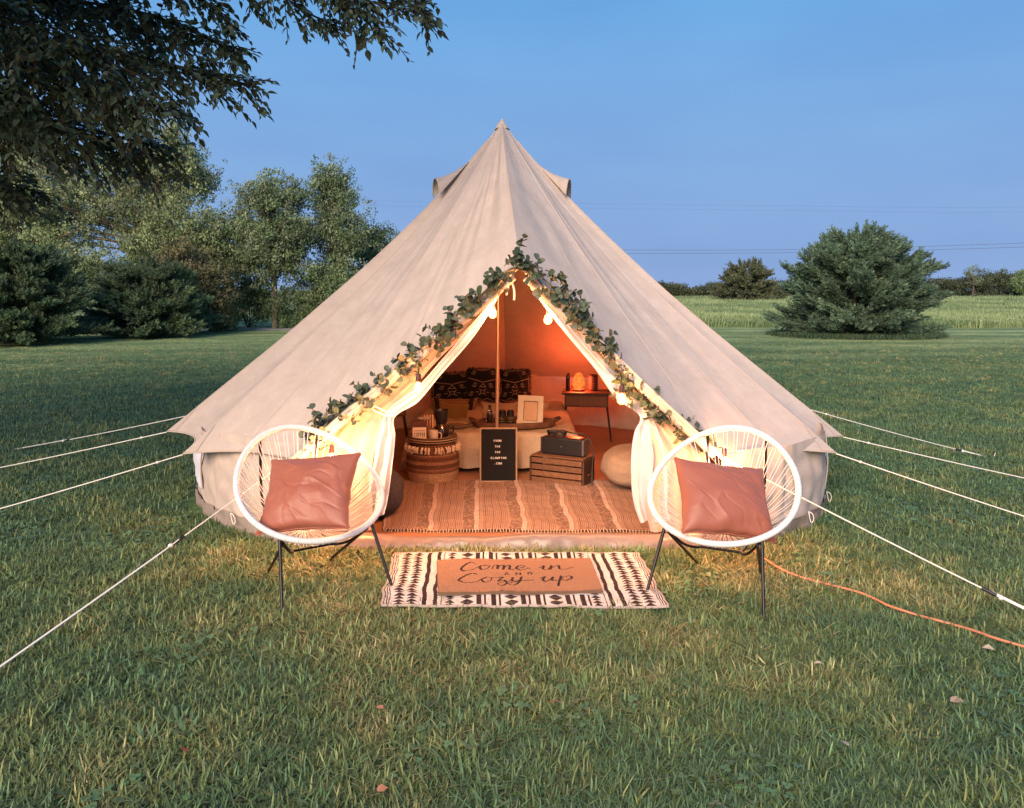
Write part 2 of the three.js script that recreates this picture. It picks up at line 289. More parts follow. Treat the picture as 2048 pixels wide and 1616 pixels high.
// ---------------------------------------------------------------- guy ropes
function guy(tip, end, label, slider, o = {}) {
  const a = tip.clone(), e = end.clone(); a.y -= .004;
  const g = thing('guy_rope', label, 'guy rope', a.toArray(), 0, o.group);
  const L = p => p.clone().sub(a), len = a.distanceTo(e);
  const sagp = t => a.clone().lerp(e, t).add(V(0, -.012 * len / 3 * Math.sin(Math.PI * t), 0));
  const pts = Array.from({ length: 13 }, (_, i) => L(sagp(i / 12)));
  mesh('rope', tube(pts, o.r ?? .0042, 40, 6), M.rope, g);
  const s = slider ?? .6;
  const side = V(e.z - a.z, 0, -(e.x - a.x)).normalize().multiplyScalar(.009);
  mesh('doubled_rope', tube(Array.from({ length: 9 }, (_, i) => L(sagp(lerp(s, 1, i / 8))).add(side.clone().multiplyScalar(i === 0 ? .4 : 1)).add(V(0, .004, 0))), o.r ?? .0042, 30, 6), M.rope, g);
  const p = L(sagp(s)), d = e.clone().sub(a).normalize();
  mesh('slider', bar(p.clone().addScaledVector(d, -.035), p.clone().addScaledVector(d, .035), .009, .009, 8), M.black, g);
  mesh('knot', new THREE.SphereGeometry(.013, 10, 8).translate(...p.clone().addScaledVector(d, .055).toArray()), M.rope, g);
  mesh('knot', new THREE.SphereGeometry(.010, 10, 8).translate(...L(sagp(.09)).toArray()), M.rope, g);
  mesh('peg', bar(L(e.clone().add(V(0, -.02, 0))), L(e.clone().addScaledVector(d, .03).add(V(0, .06, 0))), .006, .006, 6), M.steel, g);
}
guy(TIP.L4, onGround(-130, 1424), 'white guy rope passing behind the left chair to the lower left', .42);
guy(TIP.L3, onGround(-230, 1082), 'white guy rope from the front left eave corner, above the one at the left chair', .7);
guy(TIP.L2, onGround(-190, 972), 'white guy rope from the outermost left eave tip', .7);
guy(TIP.L1, onGround(14, 902), 'rearmost guy rope on the left, ending in the grass', .68);
guy(TIP.R4, onGround(2150, 1268), 'white guy rope passing behind the right chair toward the orange cord', .80);
guy(TIP.R3, onGround(2260, 1100), 'white guy rope from the front right eave corner, above the one at the right chair', .8);
guy(TIP.R2, onGround(2240, 996), 'white guy rope from the outermost right eave tip', .75);
guy(TIP.R1, onGround(1985, 917), 'rearmost guy rope on the right, ending in the grass', .8);

// ---------------------------------------------------------------- string lights
const lights = thing('string_lights', 'black cord of glowing filament bulbs strung along the tent door', 'string lights');
{
  const up = [[640, 900], [632, 880], [672, 858], [712, 826], [770, 778], [838, 722], [910, 652], [985, 585], [1030, 536], [1052, 536], [1098, 586], [1150, 632], [1196, 690], [1240, 742], [1290, 800], [1340, 846], [1396, 888], [1436, 930]];
  const P = up.map(([x, y], i) => at(x, y, 4.72 + .19 * (1 - Math.abs(i - 8.5) / 8.5)));
  mesh('cord', tube(P, .0042, 160, 6), M.black, lights);
  const bulbs = [[985, 626, 5.02, 985, 597], [1096, 638, 5.04, 1099, 608], [836, 776, 4.57, 838, 742], [1243, 798, 4.57, 1244, 764], [664, 918, 4.49, 662, 886], [1452, 925, 4.49, 1448, 895]];
  const glassM = new THREE.MeshPhysicalMaterial({ color: C(1, .92, .8), roughness: .12, transmission: 1, thickness: 0, emissive: C(1, .55, .20), emissiveIntensity: .55 });
  const filM = new THREE.MeshStandardMaterial({ color: C(1, .8, .5), emissive: C(1, .66, .28), emissiveIntensity: 14 });
  for (const [x, y, d, tx, ty] of bulbs) {
    const p = at(x, y, d), q = at(tx, ty, d);
    const b = new THREE.Group(); b.name = 'bulb'; b.position.copy(p); lights.add(b);
    const dir = q.clone().sub(p).normalize(), qn = new THREE.Quaternion().setFromUnitVectors(V(0, 1, 0), dir); b.quaternion.copy(qn);
    mesh('bulb_glass', lathe([[.0, -.036], [.012, -.034], [.022, -.026], [.028, -.012], [.028, 0], [.023, .016], [.015, .032], [.012, .042]], 20), glassM, b);
    mesh('filament', lathe([[0, -.020], [.009, -.014], [.0135, 0], [.011, .018], [.006, .034], [0, .036]], 14), filM, b);
    mesh('socket', lathe([[.0, .088], [.010, .086], [.0155, .078], [.0165, .05], [.0175, .045], [.0175, .036], [.012, .036]], 16), std(C(.09, .03, .02), .5), b);
    const l = new THREE.PointLight(BULB, BULB_CD * (y > 850 ? 1.5 : y > 700 ? .5 : 1.4), 0, 2); l.position.copy(p); l.castShadow = true; l.shadow.radius = 1.3; scene.add(l);
    const end = P.reduce((m, c) => c.distanceTo(q) < m.distanceTo(q) ? c : m, P[0]);
    mesh('lead', tube([V(0, .085, 0), end.clone().sub(p).applyQuaternion(qn.clone().invert()).multiplyScalar(.5).add(V(0, .05, 0)), end.clone().sub(p).applyQuaternion(qn.clone().invert())], .0035, 10, 5), M.black, b);
  }
}

// ---------------------------------------------------------------- eucalyptus garlands
{
  const leafG = (() => { // a round leaf, folded along its midrib
    const p = [0, 0, 0], ix = [], n = 12;
    const rim = []; for (let i = 0; i <= n; i++) { const a = i / n * 2 * Math.PI, x = Math.sin(a) * .5 * (1 - .08 * Math.cos(a)), y = .5 - .5 * Math.cos(a); rim.push([x, y, Math.abs(x) * .35 - .12 * y * y]); }
    p[0] = 0; p[1] = .5; p[2] = -.04;
    for (const r of rim) p.push(...r);
    for (let i = 1; i <= n; i++) ix.push(0, i, i + 1);
    return tris(p, ix);
  })();
  const mats = [C(.045, .078, .043), C(.062, .094, .058), C(.088, .112, .07), C(.058, .085, .035), C(.13, .13, .075)].map(c => phys(c, .62, { transmission: .18, thickness: 0 }));
  const stemM = std(C(.16, .13, .08), .8);
  const RG = rng(77), g = (a, b) => a + RG() * (b - a);
  function garland(label, path, extra, nLeaf) {
    const root = thing('eucalyptus_garland', label, 'garland');
    const P = path.map(([x, y, d]) => at(x, y, d)), cv = curve(P), len = cv.getLength();
    mesh('stem', tube(P, .006, 80, 6), stemM, root);
    const sprigs = [];
    const n = Math.round(len / .0165);
    for (let i = 0; i < n; i++) {
      const p = cv.getPointAt((i + g(0, 1)) / n), t = cv.getTangentAt((i + .5) / n);
      const a = g(0, 6.28), side = V(Math.cos(a) * .8, Math.sin(a) * .8 + .10, .35 + .4 * RG());
      const d = t.clone().multiplyScalar(g(-.7, .7)).add(side).normalize();
      sprigs.push([p.add(V(g(-.028, .028), g(-.028, .028), g(0, .035))), d, g(.04, .11)]);
    }
    for (const [x, y, d, x2, y2, d2] of extra) { const a = at(x, y, d), b = at(x2, y2, d2); sprigs.unshift([a, b.clone().sub(a).normalize(), a.distanceTo(b)]); }
    let count = 0; const rest = [], stems = [];
    for (const [p, d, L] of sprigs) {
      const bend = V(g(-.3, .3), g(-.35, .2), g(-.2, .2)).multiplyScalar(L);
      const q = s => p.clone().addScaledVector(d, L * s).addScaledVector(bend, s * s * .5);
      stems.push(tube([q(0), q(.5), q(1)], .0022, 6, 4));
      const pairs = Math.max(1, Math.round(L / .034)), ph = g(0, 6.28);
      const axis = Math.abs(d.y) < .9 ? V(0, 1, 0) : V(1, 0, 0), e1 = d.clone().cross(axis).normalize(), e2 = d.clone().cross(e1).normalize();
      for (let k = 0; k < pairs; k++) for (let s = 0; s < 2; s++) {
        if (RG() < .12) continue;
        const a = ph + k * 1.57 + s * Math.PI + g(-.3, .3), o = e1.clone().multiplyScalar(Math.cos(a)).addScaledVector(e2, Math.sin(a));
        const along = o.clone().multiplyScalar(.9).addScaledVector(d, g(.2, .8)).normalize();
        const nrm = along.clone().cross(d.clone().add(V(g(-.4, .4), g(-.4, .4), g(-.4, .4)))).normalize(), third = nrm.clone().cross(along).normalize();
        // the leaf's own axes: x across, y along, z its face
        const face = third.clone().applyAxisAngle(along, g(-.8, .8)), x = along.clone().cross(face).normalize();
        const m = new THREE.Matrix4().makeBasis(x, along, face), sz = g(.030, .056) * (1 - .35 * k / Math.max(pairs, 1));
        m.scale(V(sz, sz * g(.95, 1.25), sz)); m.setPosition(q((k + .7) / pairs));
        const mat = mats[Math.floor(RG() * mats.length)];
        if (count++ < nLeaf) { const l = new THREE.Mesh(leafG, mat); l.name = 'leaf'; l.applyMatrix4(m); l.castShadow = l.receiveShadow = true; root.add(l); }
        else rest.push(leafG.clone().applyMatrix4(m));
      }
    }
    mesh('sprig_stems', stems, stemM, root);
    if (rest.length) { const r = mesh('foliage', rest, mats[1], root); r.userData.kind = 'stuff'; }
    return count;
  }
  const dz = [[1044, 540, 4.90], [1026, 536, 4.90], [985, 568, 4.885], [948, 604, 4.87], [902, 640, 4.85], [868, 680, 4.83], [828, 722, 4.81], [770, 766, 4.79], [722, 792, 4.77], [682, 828, 4.75], [644, 850, 4.72], [622, 886, 4.70]];
  const a = garland('left eucalyptus garland, from the upright sprig above the door down to the left chair', dz, [[1030, 530, 4.9, 1043, 462, 4.86], [1030, 530, 4.9, 1040, 500, 4.84], [1010, 545, 4.89, 985, 545, 4.83], [880, 668, 4.84, 846, 648, 4.80], [830, 718, 4.81, 812, 690, 4.78], [650, 850, 4.73, 628, 812, 4.70], [690, 822, 4.75, 660, 806, 4.72], [740, 782, 4.77, 700, 764, 4.74]], 290);
  const b = garland('right eucalyptus garland, trailing down the door edge to the right chair', [[1054, 532, 4.90], [1096, 566, 4.885], [1128, 596, 4.87], [1154, 630, 4.85], [1180, 664, 4.84], [1212, 704, 4.82], [1232, 742, 4.80], [1262, 776, 4.79], [1304, 806, 4.77], [1336, 838, 4.75], [1376, 862, 4.73], [1408, 892, 4.70]], [[1110, 575, 4.88, 1160, 590, 4.82], [1120, 570, 4.88, 1130, 548, 4.82], [1140, 615, 4.86, 1172, 602, 4.8], [1196, 690, 4.83, 1234, 664, 4.78], [1200, 692, 4.83, 1228, 690, 4.77], [1300, 800, 4.77, 1310, 775, 4.73], [1370, 858, 4.73, 1392, 850, 4.7], [1250, 770, 4.79, 1218, 790, 4.76]], 290);
  console.log('garland leaves', a, b);
}

// ---------------------------------------------------------------- the two cord chairs
const CA = .411, CB = .379, CE = .154, TAU = .633, CH = .577;
{
  const chair = thing('string_chair', 'white cord egg chair left of the tent door holding a rust satin cushion', 'chair', [-1.107, 0, -4.118], .60, 'white cord chairs beside the door');
  const a = V(0, Math.sin(TAU), -Math.cos(TAU)), b = V(1, 0, 0), n = V(0, Math.cos(TAU), Math.sin(TAU));
  const rim = t => V(0, CH, 0).addScaledVector(a, CA * Math.cos(t)).addScaledVector(b, CB * Math.sin(t) * (1 - CE * Math.cos(t)));
  class Ring extends THREE.Curve { getPoint(t) { return rim(t * 2 * Math.PI); } }
  mesh('rim', new THREE.TubeGeometry(new Ring(), 140, .0165, 12, true), M.whiteCord, chair);
  // the binding that wraps the rim, a raised turn now and then
  const wraps = []; for (let i = 0; i < 46; i++) { const t = i / 46 * 2 * Math.PI + .02 * Math.sin(i * 7), q = rim(t), d = rim(t + .01).sub(q).normalize(); const g = new THREE.TorusGeometry(.0168, .0016, 5, 14); g.applyQuaternion(new THREE.Quaternion().setFromUnitVectors(V(0, 0, 1), d)); wraps.push(g.translate(q.x, q.y, q.z)); }
  mesh('rim_wrap', wraps, M.whiteCord, chair);
  // cords: from the rim to a small ring low at the back of the basket
  const hub = V(0, CH, 0).addScaledVector(a, -.10).addScaledVector(n, -.27);
  const hubAt = t => hub.clone().addScaledVector(a, .035 * Math.cos(t)).addScaledVector(b, .05 * Math.sin(t));
  const nC = 66;
  for (let i = 0; i < nC; i++) {
    const t = (i + .5 * (i % 2 ? .6 : 0)) / nC * 2 * Math.PI, p = rim(t), q = hubAt(t);
    const mid = p.clone().lerp(q, .5).addScaledVector(n, -.055 - .03 * Math.abs(Math.cos(t)));
    mesh('cord', tube([p, p.clone().lerp(q, .22).addScaledVector(n, -.036), mid, p.clone().lerp(q, .8).addScaledVector(n, -.03), q], .0026, 12, 5), M.whiteCord, chair);
  }
  const hr = new THREE.TorusGeometry(.045, .006, 6, 20); hr.applyQuaternion(new THREE.Quaternion().setFromUnitVectors(V(0, 0, 1), n)); mesh('hub_ring', hr.translate(hub.x, hub.y, hub.z), M.whiteCord, chair);
  for (const s of [-1, 1]) {
    const J = rim(Math.PI - s * .62).addScaledVector(n, -.02), F = V(s * .30, 0, .415), K = V(s * .175, .285, .10), B = V(s * .175, 0, -.25);
    mesh('leg', [bar(J, F, .0095, .0085), new THREE.SphereGeometry(.012, 8, 6).translate(F.x, .008, F.z)], M.blackMetal, chair);
    mesh('leg', bar(J.clone().add(V(-s * .02, -.03, -.01)), B, .0088, .008), M.blackMetal, chair);
    const T = rim(s * .52).addScaledVector(n, -.012);
    mesh('frame_bar', tube([J, V(s * .17, .255, .16), V(s * .11, .205, .02), V(s * .12, .215, -.12), V(s * .155, .36, -.30), T], .008, 40, 8), M.blackMetal, chair);
  }
  mesh('frame_brace', bar(V(-.11, .205, .02), V(.11, .205, .02), .0075), M.blackMetal, chair);
  const c2 = chair.clone(); c2.name = numbered('string_chair'); c2.position.set(1.143, 0, -4.085); c2.rotation.y = -.47; scene.add(c2);
  c2.userData = { ...chair.userData, label: 'white cord egg chair right of the tent door holding a rust satin cushion' };
}
// pillow: two puffed faces sewn together with pinched corners, creased toward the corners
function pillowG(w, h, d, o = {}) {
  const n = o.n ?? 44, seed = o.seed ?? 0, out = [];
  for (const s of [1, -1]) {
    out.push(grid(n, n, (u, v) => {
      const x = u * 2 - 1, y = v * 2 - 1, px = 1 - .10 * (1 - y * y) * 1 + .02 * N2(y * 2, seed), py = 1 - .10 * (1 - x * x) + .02 * N2(x * 2, seed + 5);
      const e = Math.max(0, (1 - x * x) * (1 - y * y));
      let z = Math.pow(e, .42) * d / 2;
      const cr = (o.crease ?? .012) * (N2(x * 1.2 + seed, y * 1.2 + s) * .8 + .6 * Math.sin(7 * Math.atan2(y - .9, x - .2) + seed) * Math.exp(-3 * ((x - .3) ** 2 + (y + .9) ** 2)) + .5 * Math.sin(9 * (x + y * .5) + seed * 2) * Math.exp(-4 * ((x - .75) ** 2)) + .55 * Math.pow(1 - Math.abs(N2(x * 1.1 + seed + y * .6, y * .9 - seed)), 5) - .4 * Math.pow(1 - Math.abs(N2(x * .9 - seed, y * 1.5 + x * .8 + seed)), 7) + .05 * N2(x * 6, y * 6 + seed));
      z += cr * Math.min(1, e * 3);
      return V(x * px * w / 2, y * py * h / 2, s * z);
    }, (u, v) => [u, v]));
  }
  return mergeGeometries(out);
}
function place(o, centre, right, upv, lean = 0) { // sets a thing's own x along right and y along upv
  const x = right.clone().normalize(), z = x.clone().cross(upv).normalize(), y = z.clone().cross(x).normalize();
  o.quaternion.setFromRotationMatrix(new THREE.Matrix4().makeBasis(x, y, z)); o.position.copy(centre); return o;
}
{
  const satin = phys(C(.345, .108, .068), .44, { sheen: .25, sheenColor: C(.8, .35, .2), sheenRoughness: .4, bumpMap: rep(weave, 14, 14), bumpScale: .0006 });
  const L = thing('throw_cushion', 'rust satin cushion leaning in the left cord chair', 'cushion');
  place(L, at(618, 986, 3.95), at(712, 985, 3.93).sub(at(512, 1000, 4.02)), at(600, 925, 4.16).sub(at(622, 1062, 3.86)));
  mesh('cover', pillowG(.505, .445, .19, { seed: 3, crease: .0095, n: 80 }), satin, L);
  const r = thing('throw_cushion', 'rust satin cushion leaning in the right cord chair', 'cushion');
  place(r, at(1448, 999, 3.955), at(1552, 1012, 3.99).sub(at(1350, 988, 3.90)), at(1465, 932, 4.13).sub(at(1432, 1072, 3.83)));
  mesh('cover', pillowG(.52, .43, .19, { seed: 8, crease: .008, n: 80 }), satin, r);
  for (const [o, w, h, sd] of [[L, .505, .445, 3], [r, .52, .43, 8]]) { // the sewn edge
    const e = []; for (let k = 0; k < 4; k++) for (let i = 0; i < 14; i++) { const t = i / 7 - 1, [x, y] = [[t, -1], [1, t], [-t, 1], [-1, -t]][k]; e.push(V(x * (.90 + .10 * y * y + .02 * N2(y * 2, sd)) * w / 2, y * (.90 + .10 * x * x + .02 * N2(x * 2, sd + 5)) * h / 2, 0)); }
    mesh('piping', new THREE.TubeGeometry(new THREE.CatmullRomCurve3(e, true), 160, .0035, 6, true), satin, o);
  }
}

// ---------------------------------------------------------------- mats before the door
{
  const W = 1400, Hh = 760;
  const pat = canvasTex(W, Hh, (g) => {
    g.fillStyle = '#d9cfc6'; g.fillRect(0, 0, W, Hh);
    for (let i = 0; i < 5200; i++) { const v = 195 + rr(-26, 26); g.fillStyle = `rgba(${v},${v - 10},${v - 20},.35)`; g.fillRect(rr(0, W), rr(0, Hh), rr(2, 5), rr(8, 30)); }
    const dk = ['#2b1513', '#33191a', '#241212'], D = () => dk[Math.floor(R() * 3)];
    const stripe = (x, w) => { for (let y = 0; y < Hh; y += 8) { g.fillStyle = D(); g.fillRect(x + rr(-1.5, 1.5), y, w + rr(-1.5, 1.5), 9); } };
    const tri = (cx, y, w, h, dir) => { g.fillStyle = D(); g.beginPath(); for (let k = 0; k < 4; k++) { const a = h * (k / 4), ww = w * (1 - k / 4); g.rect(dir > 0 ? cx - ww / 2 : cx - ww / 2, y + (dir > 0 ? h - a - h / 4 : a), ww, h / 4 + 1); } g.fill(); };
    const col = (x, w, n) => { for (let k = 0; k < n; k++) { const h = Hh / n; tri(x + w / 2, k * h + 4, w, h * .46, 1); tri(x + w / 2, k * h + h * .52 + 2, w * .86, h * .42, 1); } };
    for (const m of [0, 1]) {
      g.save(); if (m) { g.translate(W, 0); g.scale(-1, 1); }
      stripe(6, 5); stripe(18, 5); stripe(30, 4);
      col(52, 56, 11); col(116, 56, 11);
      stripe(196, 22); stripe(252, 20);
      stripe(290, 4);
      col(312, 46, 11);
      g.restore();
    }
    // end bands: blocks and triangle pairs
    for (const y of [0, Hh - 128]) for (let x = 386, k = 0; x < W - 390; x += 74, k++) {
      if (k % 3 === 0) { for (const yy of [y, y + 64]) { tri(x + 34, yy + 4, 66, 28, 1); tri(x + 34, yy + 34, 60, 26, -1); } }
      else { g.fillStyle = D(); g.fillRect(x + 8, y, 24, 128); g.fillRect(x + 46, y, 10, 128); }
    }
  });
  const rug = thing('outdoor_rug', 'black and white patterned rug on the grass under the doormat', 'rug', [0, 0, 0]);
  const c00 = V(-.654, 0, -3.69), c10 = V(.771, 0, -3.666), c01 = V(-.70, 0, -4.46), c11 = V(.75, 0, -4.46);
  const rp = (u, v, y) => { const P = c00.clone().lerp(c10, u).lerp(c01.clone().lerp(c11, u), v); P.y = y + .006 * N2(u * 5, v * 3) + .004 * N2(u * 14, v * 8); P.z += .012 * N2(u * 4 + 3, 1) * Math.abs(v - .5) * 2; P.x += .01 * N2(v * 4, 5) * Math.abs(u - .5) * 2; return P; };
  mesh('woven_face', grid(90, 46, (u, v) => rp(u, v, .052), (u, v) => [u, v]), std(C(1, 1, 1), .95, { map: pat, bumpMap: rep(coarse, 26, 13), bumpScale: .003 }), rug);
  const edge = []; for (const [f] of [[s => rp(s, 0, .047)], [s => rp(s, 1, .047)], [s => rp(0, s, .047)], [s => rp(1, s, .047)]]) edge.push(tube(Array.from({ length: 21 }, (_, i) => f(i / 20)), .0075, 60, 6));
  mesh('bound_edge', edge, std(C(.42, .34, .30), .95), rug);

  const text = canvasTex(1536, 768, (g, w, h) => {
    g.fillStyle = '#a57a5c'; g.fillRect(0, 0, w, h);
    for (let i = 0; i < 60000; i++) { const k = rr(-26, 26); g.fillStyle = `rgba(${166 + k},${122 + k},${92 + k * .8},.5)`; g.fillRect(rr(0, w), rr(0, h), rr(2, 7), rr(2, 4)); }
    // points read off the photograph in a 1090 x 220 frame of the mat
    const S = [[[715, 712], [690, 700], [650, 714], [620, 738], [642, 752], [690, 746], [735, 728]], [[768, 722], [740, 730], [748, 747], [784, 744], [797, 730], [772, 720], [806, 728]], [[815, 748], [830, 724], [852, 723], [850, 746], [868, 726], [890, 723], [888, 746], [906, 727], [930, 723], [927, 745], [952, 746]], [[968, 740], [1010, 734], [1022, 722], [990, 722], [968, 738], [998, 749], [1062, 736]],
      [[1118, 736], [1146, 722], [1140, 744], [1172, 746], [1192, 724], [1188, 746], [1212, 727], [1240, 722], [1246, 745], [1284, 749], [1332, 734]],
      [[722, 780], [682, 772], [624, 794], [598, 815], [640, 831], [700, 828], [748, 812]], [[776, 802], [745, 814], [762, 830], [800, 823], [808, 806], [778, 800], [822, 806]], [[836, 806], [882, 802], [850, 825], [890, 822], [905, 838], [872, 850], [850, 838], [932, 824]], [[946, 805], [942, 824], [986, 822], [1002, 803], [984, 832], [950, 848], [918, 838], [1000, 824], [1078, 821]],
      [[1124, 812], [1152, 800], [1140, 822], [1170, 828], [1206, 803], [1200, 825], [1238, 824]], [[1256, 800], [1240, 854], [1264, 810], [1308, 798], [1328, 810], [1292, 826], [1258, 820]]];
    const map = ([x, y]) => { const t = (y - 668) / 222, l = 476 - 20 * t, rgt = 1432 + 100 * t; return [(x - l) / (rgt - l) * w, ((y - 672) / 214) * h]; };
    g.strokeStyle = '#2c1410'; g.lineCap = 'round'; g.lineJoin = 'round';
    for (const s of S) {
      const q = new THREE.SplineCurve(s.map(p => new THREE.Vector2(...map(p)))).getPoints(70);
      for (let i = 1; i < q.length; i++) { const down = Math.max(0, (q[i].y - q[i - 1].y) / (q[i].distanceTo(q[i - 1]) + 1e-6)); g.lineWidth = 11 + 13 * down; g.beginPath(); g.moveTo(q[i - 1].x, q[i - 1].y); g.lineTo(q[i].x, q[i].y); g.stroke(); }
    }
    g.fillStyle = '#2c1410'; g.font = 'bold 92px sans-serif'; g.textAlign = 'center'; g.textBaseline = 'middle';
    const [ax, ay] = map([982, 776]); for (const [ch, o] of [['A', -112], ['N', 0], ['D', 112]]) g.fillText(ch, ax + o, ay);
    for (let i = 0; i < 9000; i++) { const k = rr(-22, 22); g.fillStyle = `rgba(${160 + k},${116 + k},${88 + k * .8},.35)`; g.fillRect(rr(0, w), rr(0, h), rr(2, 5), rr(1, 3)); }
  });
  const mat = thing('doormat', 'tan coir doormat with dark hand lettering lying on the patterned rug', 'doormat', [0, 0, 0], 0);
  const d00 = V(-.377, 0, -3.80), d10 = V(.467, 0, -3.822), d01 = V(-.43, 0, -4.285), d11 = V(.45, 0, -4.307);
  const dp = (u, v, y) => { const P = d00.clone().lerp(d10, u).lerp(d01.clone().lerp(d11, u), v); P.y = y + .004 * N2(u * 3 + 2, v * 2); return P; };
  const pile = dataTex(256, 256, () => G3(255 * R()));
  mesh('coir_face', grid(100, 50, (u, v) => { const P = dp(u, v, .072); P.y += .003 * N2(u * 60, v * 40); return P; }, (u, v) => [u, v]), std(C(1, 1, 1), 1, { map: text, bumpMap: rep(pile, 3, 1.6), bumpScale: .006 }), mat);
  const sides = []; for (const f of [s => [s, 0], s => [s, 1], s => [0, s], s => [1, s]]) sides.push(grid(60, 2, (u, v) => { const [a, b] = f(u), P = dp(a, b, lerp(.072, .052, v)); const c = dp(.5, .5, P.y); return P.addScaledVector(P.clone().sub(c).normalize(), .003 * Math.sin(v * 3) + .002 * N2(u * 60, v)); }));
  mesh('coir_edge', sides, std(C(.34, .19, .11), 1, { bumpMap: rep(pile, 2, 1), bumpScale: .006 }), mat);
}
// orange extension cord
{
  const P = [[1506, 1100], [1530, 1118], [1566, 1140], [1604, 1155], [1642, 1165], [1690, 1177], [1722, 1186], [1750, 1198], [1776, 1211], [1806, 1221], [1838, 1231], [1872, 1240], [1902, 1248], [1950, 1262], [1986, 1275], [2030, 1288], [2090, 1306], [2180, 1330]].map(([x, y], i) => onGround(x, y, .045 + .008 * N2(i, 3)));
  tag(mesh('extension_cord', tube(P, .0068, 160, 8), std(C(.58, .22, .12), .5)), 'orange extension cord running over the grass from the right chair', 'cord');
}
// fallen leaves
{
  const g = () => { const a = rr(.2, .5), p = [], ix = []; for (let i = 0; i < 7; i++) { const t = i / 6, w = Math.sin(Math.PI * Math.min(1, t * 1.05 + .03)) * .42 * (1 + .2 * rr(-1, 1)); p.push(-w, a * w * 1.2, t - .5, 0, .05 * Math.sin(t * 4), t - .5, w, a * w, t - .5); if (i) { const b = i * 3; ix.push(b - 3, b, b - 2, b - 2, b, b + 1, b - 2, b + 1, b - 1, b - 1, b + 1, b + 2); } } return tris(p, ix); };
  const L = [[369, 1500, .055, .5, [.30, .10, .05], 'curled rust-brown fallen leaf on the lower left grass'], [1978, 1298, .06, 1.2, [.46, .36, .25], 'pale tan fallen leaf below the orange cord'], [1638, 1328, .05, 1.4, [.5, .43, .28], 'pale narrow fallen leaf on the grass right of centre'], [1690, 1487, .05, .3, [.38, .30, .25], 'grey-brown fallen leaf low on the right grass'], [765, 1578, .045, 2, [.38, .16, .09], 'rust fallen leaf at the bottom edge left of centre'], [1112, 1405, .06, 1.3, [.40, .25, .16], 'light brown fallen leaf on the grass below the rugs'], [1480, 1567, .04, .7, [.26, .12, .06], 'dark brown fallen leaf at the bottom edge right of centre'], [1915, 1402, .07, 1.7, [.36, .26, .18], 'flat tan fallen leaf low on the far right grass'], [585, 1120, .04, .2, [.4, .2, .1], 'small brown fallen leaf under the left chair'], [760, 1415, .04, 1, [.42, .2, .13], 'small reddish fallen leaf below the left end of the rug']];
  for (const [x, y, s, t, c, label] of L) { const m = mesh('fallen_leaf', g(), std(C(...c), .85)); m.scale.setScalar(s * .82); m.position.copy(onGround(x, y, .05)); m.rotation.set(rr(-.4, .1), t, rr(-.4, .4)); tag(m, label, 'leaf'); }
}

// ---------------------------------------------------------------- inside the tent
{ // striped rug
  const tx = canvasTex(1536, 1024, (g, w, h) => {
    g.fillStyle = '#b99a80'; g.fillRect(0, 0, w, h);
    const per = 256;
    for (let x0 = -80; x0 < w; x0 += per) {
      for (let k = 0; k < 13; k++) { g.fillStyle = k % 4 === 1 ? '#5b3a2b' : '#94765f'; g.fillRect(x0 + 118 + k * 10.5, 0, k % 4 === 1 ? 4 : 5, h); }
      g.fillStyle = '#d8c2ac'; g.fillRect(x0 + 68, 0, 26, h); g.fillStyle = '#7e5e48'; g.fillRect(x0 + 94, 0, 3, h); g.fillRect(x0 + 62, 0, 4, h);
      for (let y = 0; y < h; y += 9) for (let k = 0; k < 5; k++) { g.fillStyle = ['#4b3123', '#6b4a37', '#a98a70'][Math.floor(R() * 3)]; g.fillRect(x0 + 2 + k * 12 + ((y / 9) % 2) * 5, y, 10, 7); }
    }
    for (let i = 0; i < 60000; i++) { const k = rr(-50, 50); g.fillStyle = `rgba(${150 + k},${120 + k},${98 + k},.28)`; g.fillRect(rr(0, w), rr(0, h), rr(3, 14), 2); }
  });
  const rug = thing('striped_rug', 'tan flatweave rug with brown and cream stripes on the tent floor', 'rug');
  const rp = (u, v, y) => { const xl = lerp(-.86, -.95, v), xr = lerp(1.03, 1.02, v), z = lerp(-4.985 + .02 * Math.sin(u * 2), -6.33, v); return V(lerp(xl, xr, u) + .012 * N2(v * 4, u * 3), y + .008 * (1 + N2(u * 4, v * 3)) + .004 * N2(u * 11, v * 9), z + .01 * N2(u * 6, 3)); };
  mesh('woven_face', grid(100, 70, (u, v) => rp(u, v, .024), (u, v) => [u, v]), std(C(.72, .66, .68), .95, { map: tx, bumpMap: rep(coarse, 30, 22), bumpScale: .002 }), rug);
  const fr = []; for (let i = 0; i < 92; i++) { const p = rp((i + .5) / 92, 0, .026), q = p.clone().add(V(rr(-.006, .006), -.012, .022 + rr(0, .012))); fr.push(bar(p, q, .004, .003, 5)); }
  mesh('fringe', fr, std(C(.42, .32, .24), .95), rug);
}
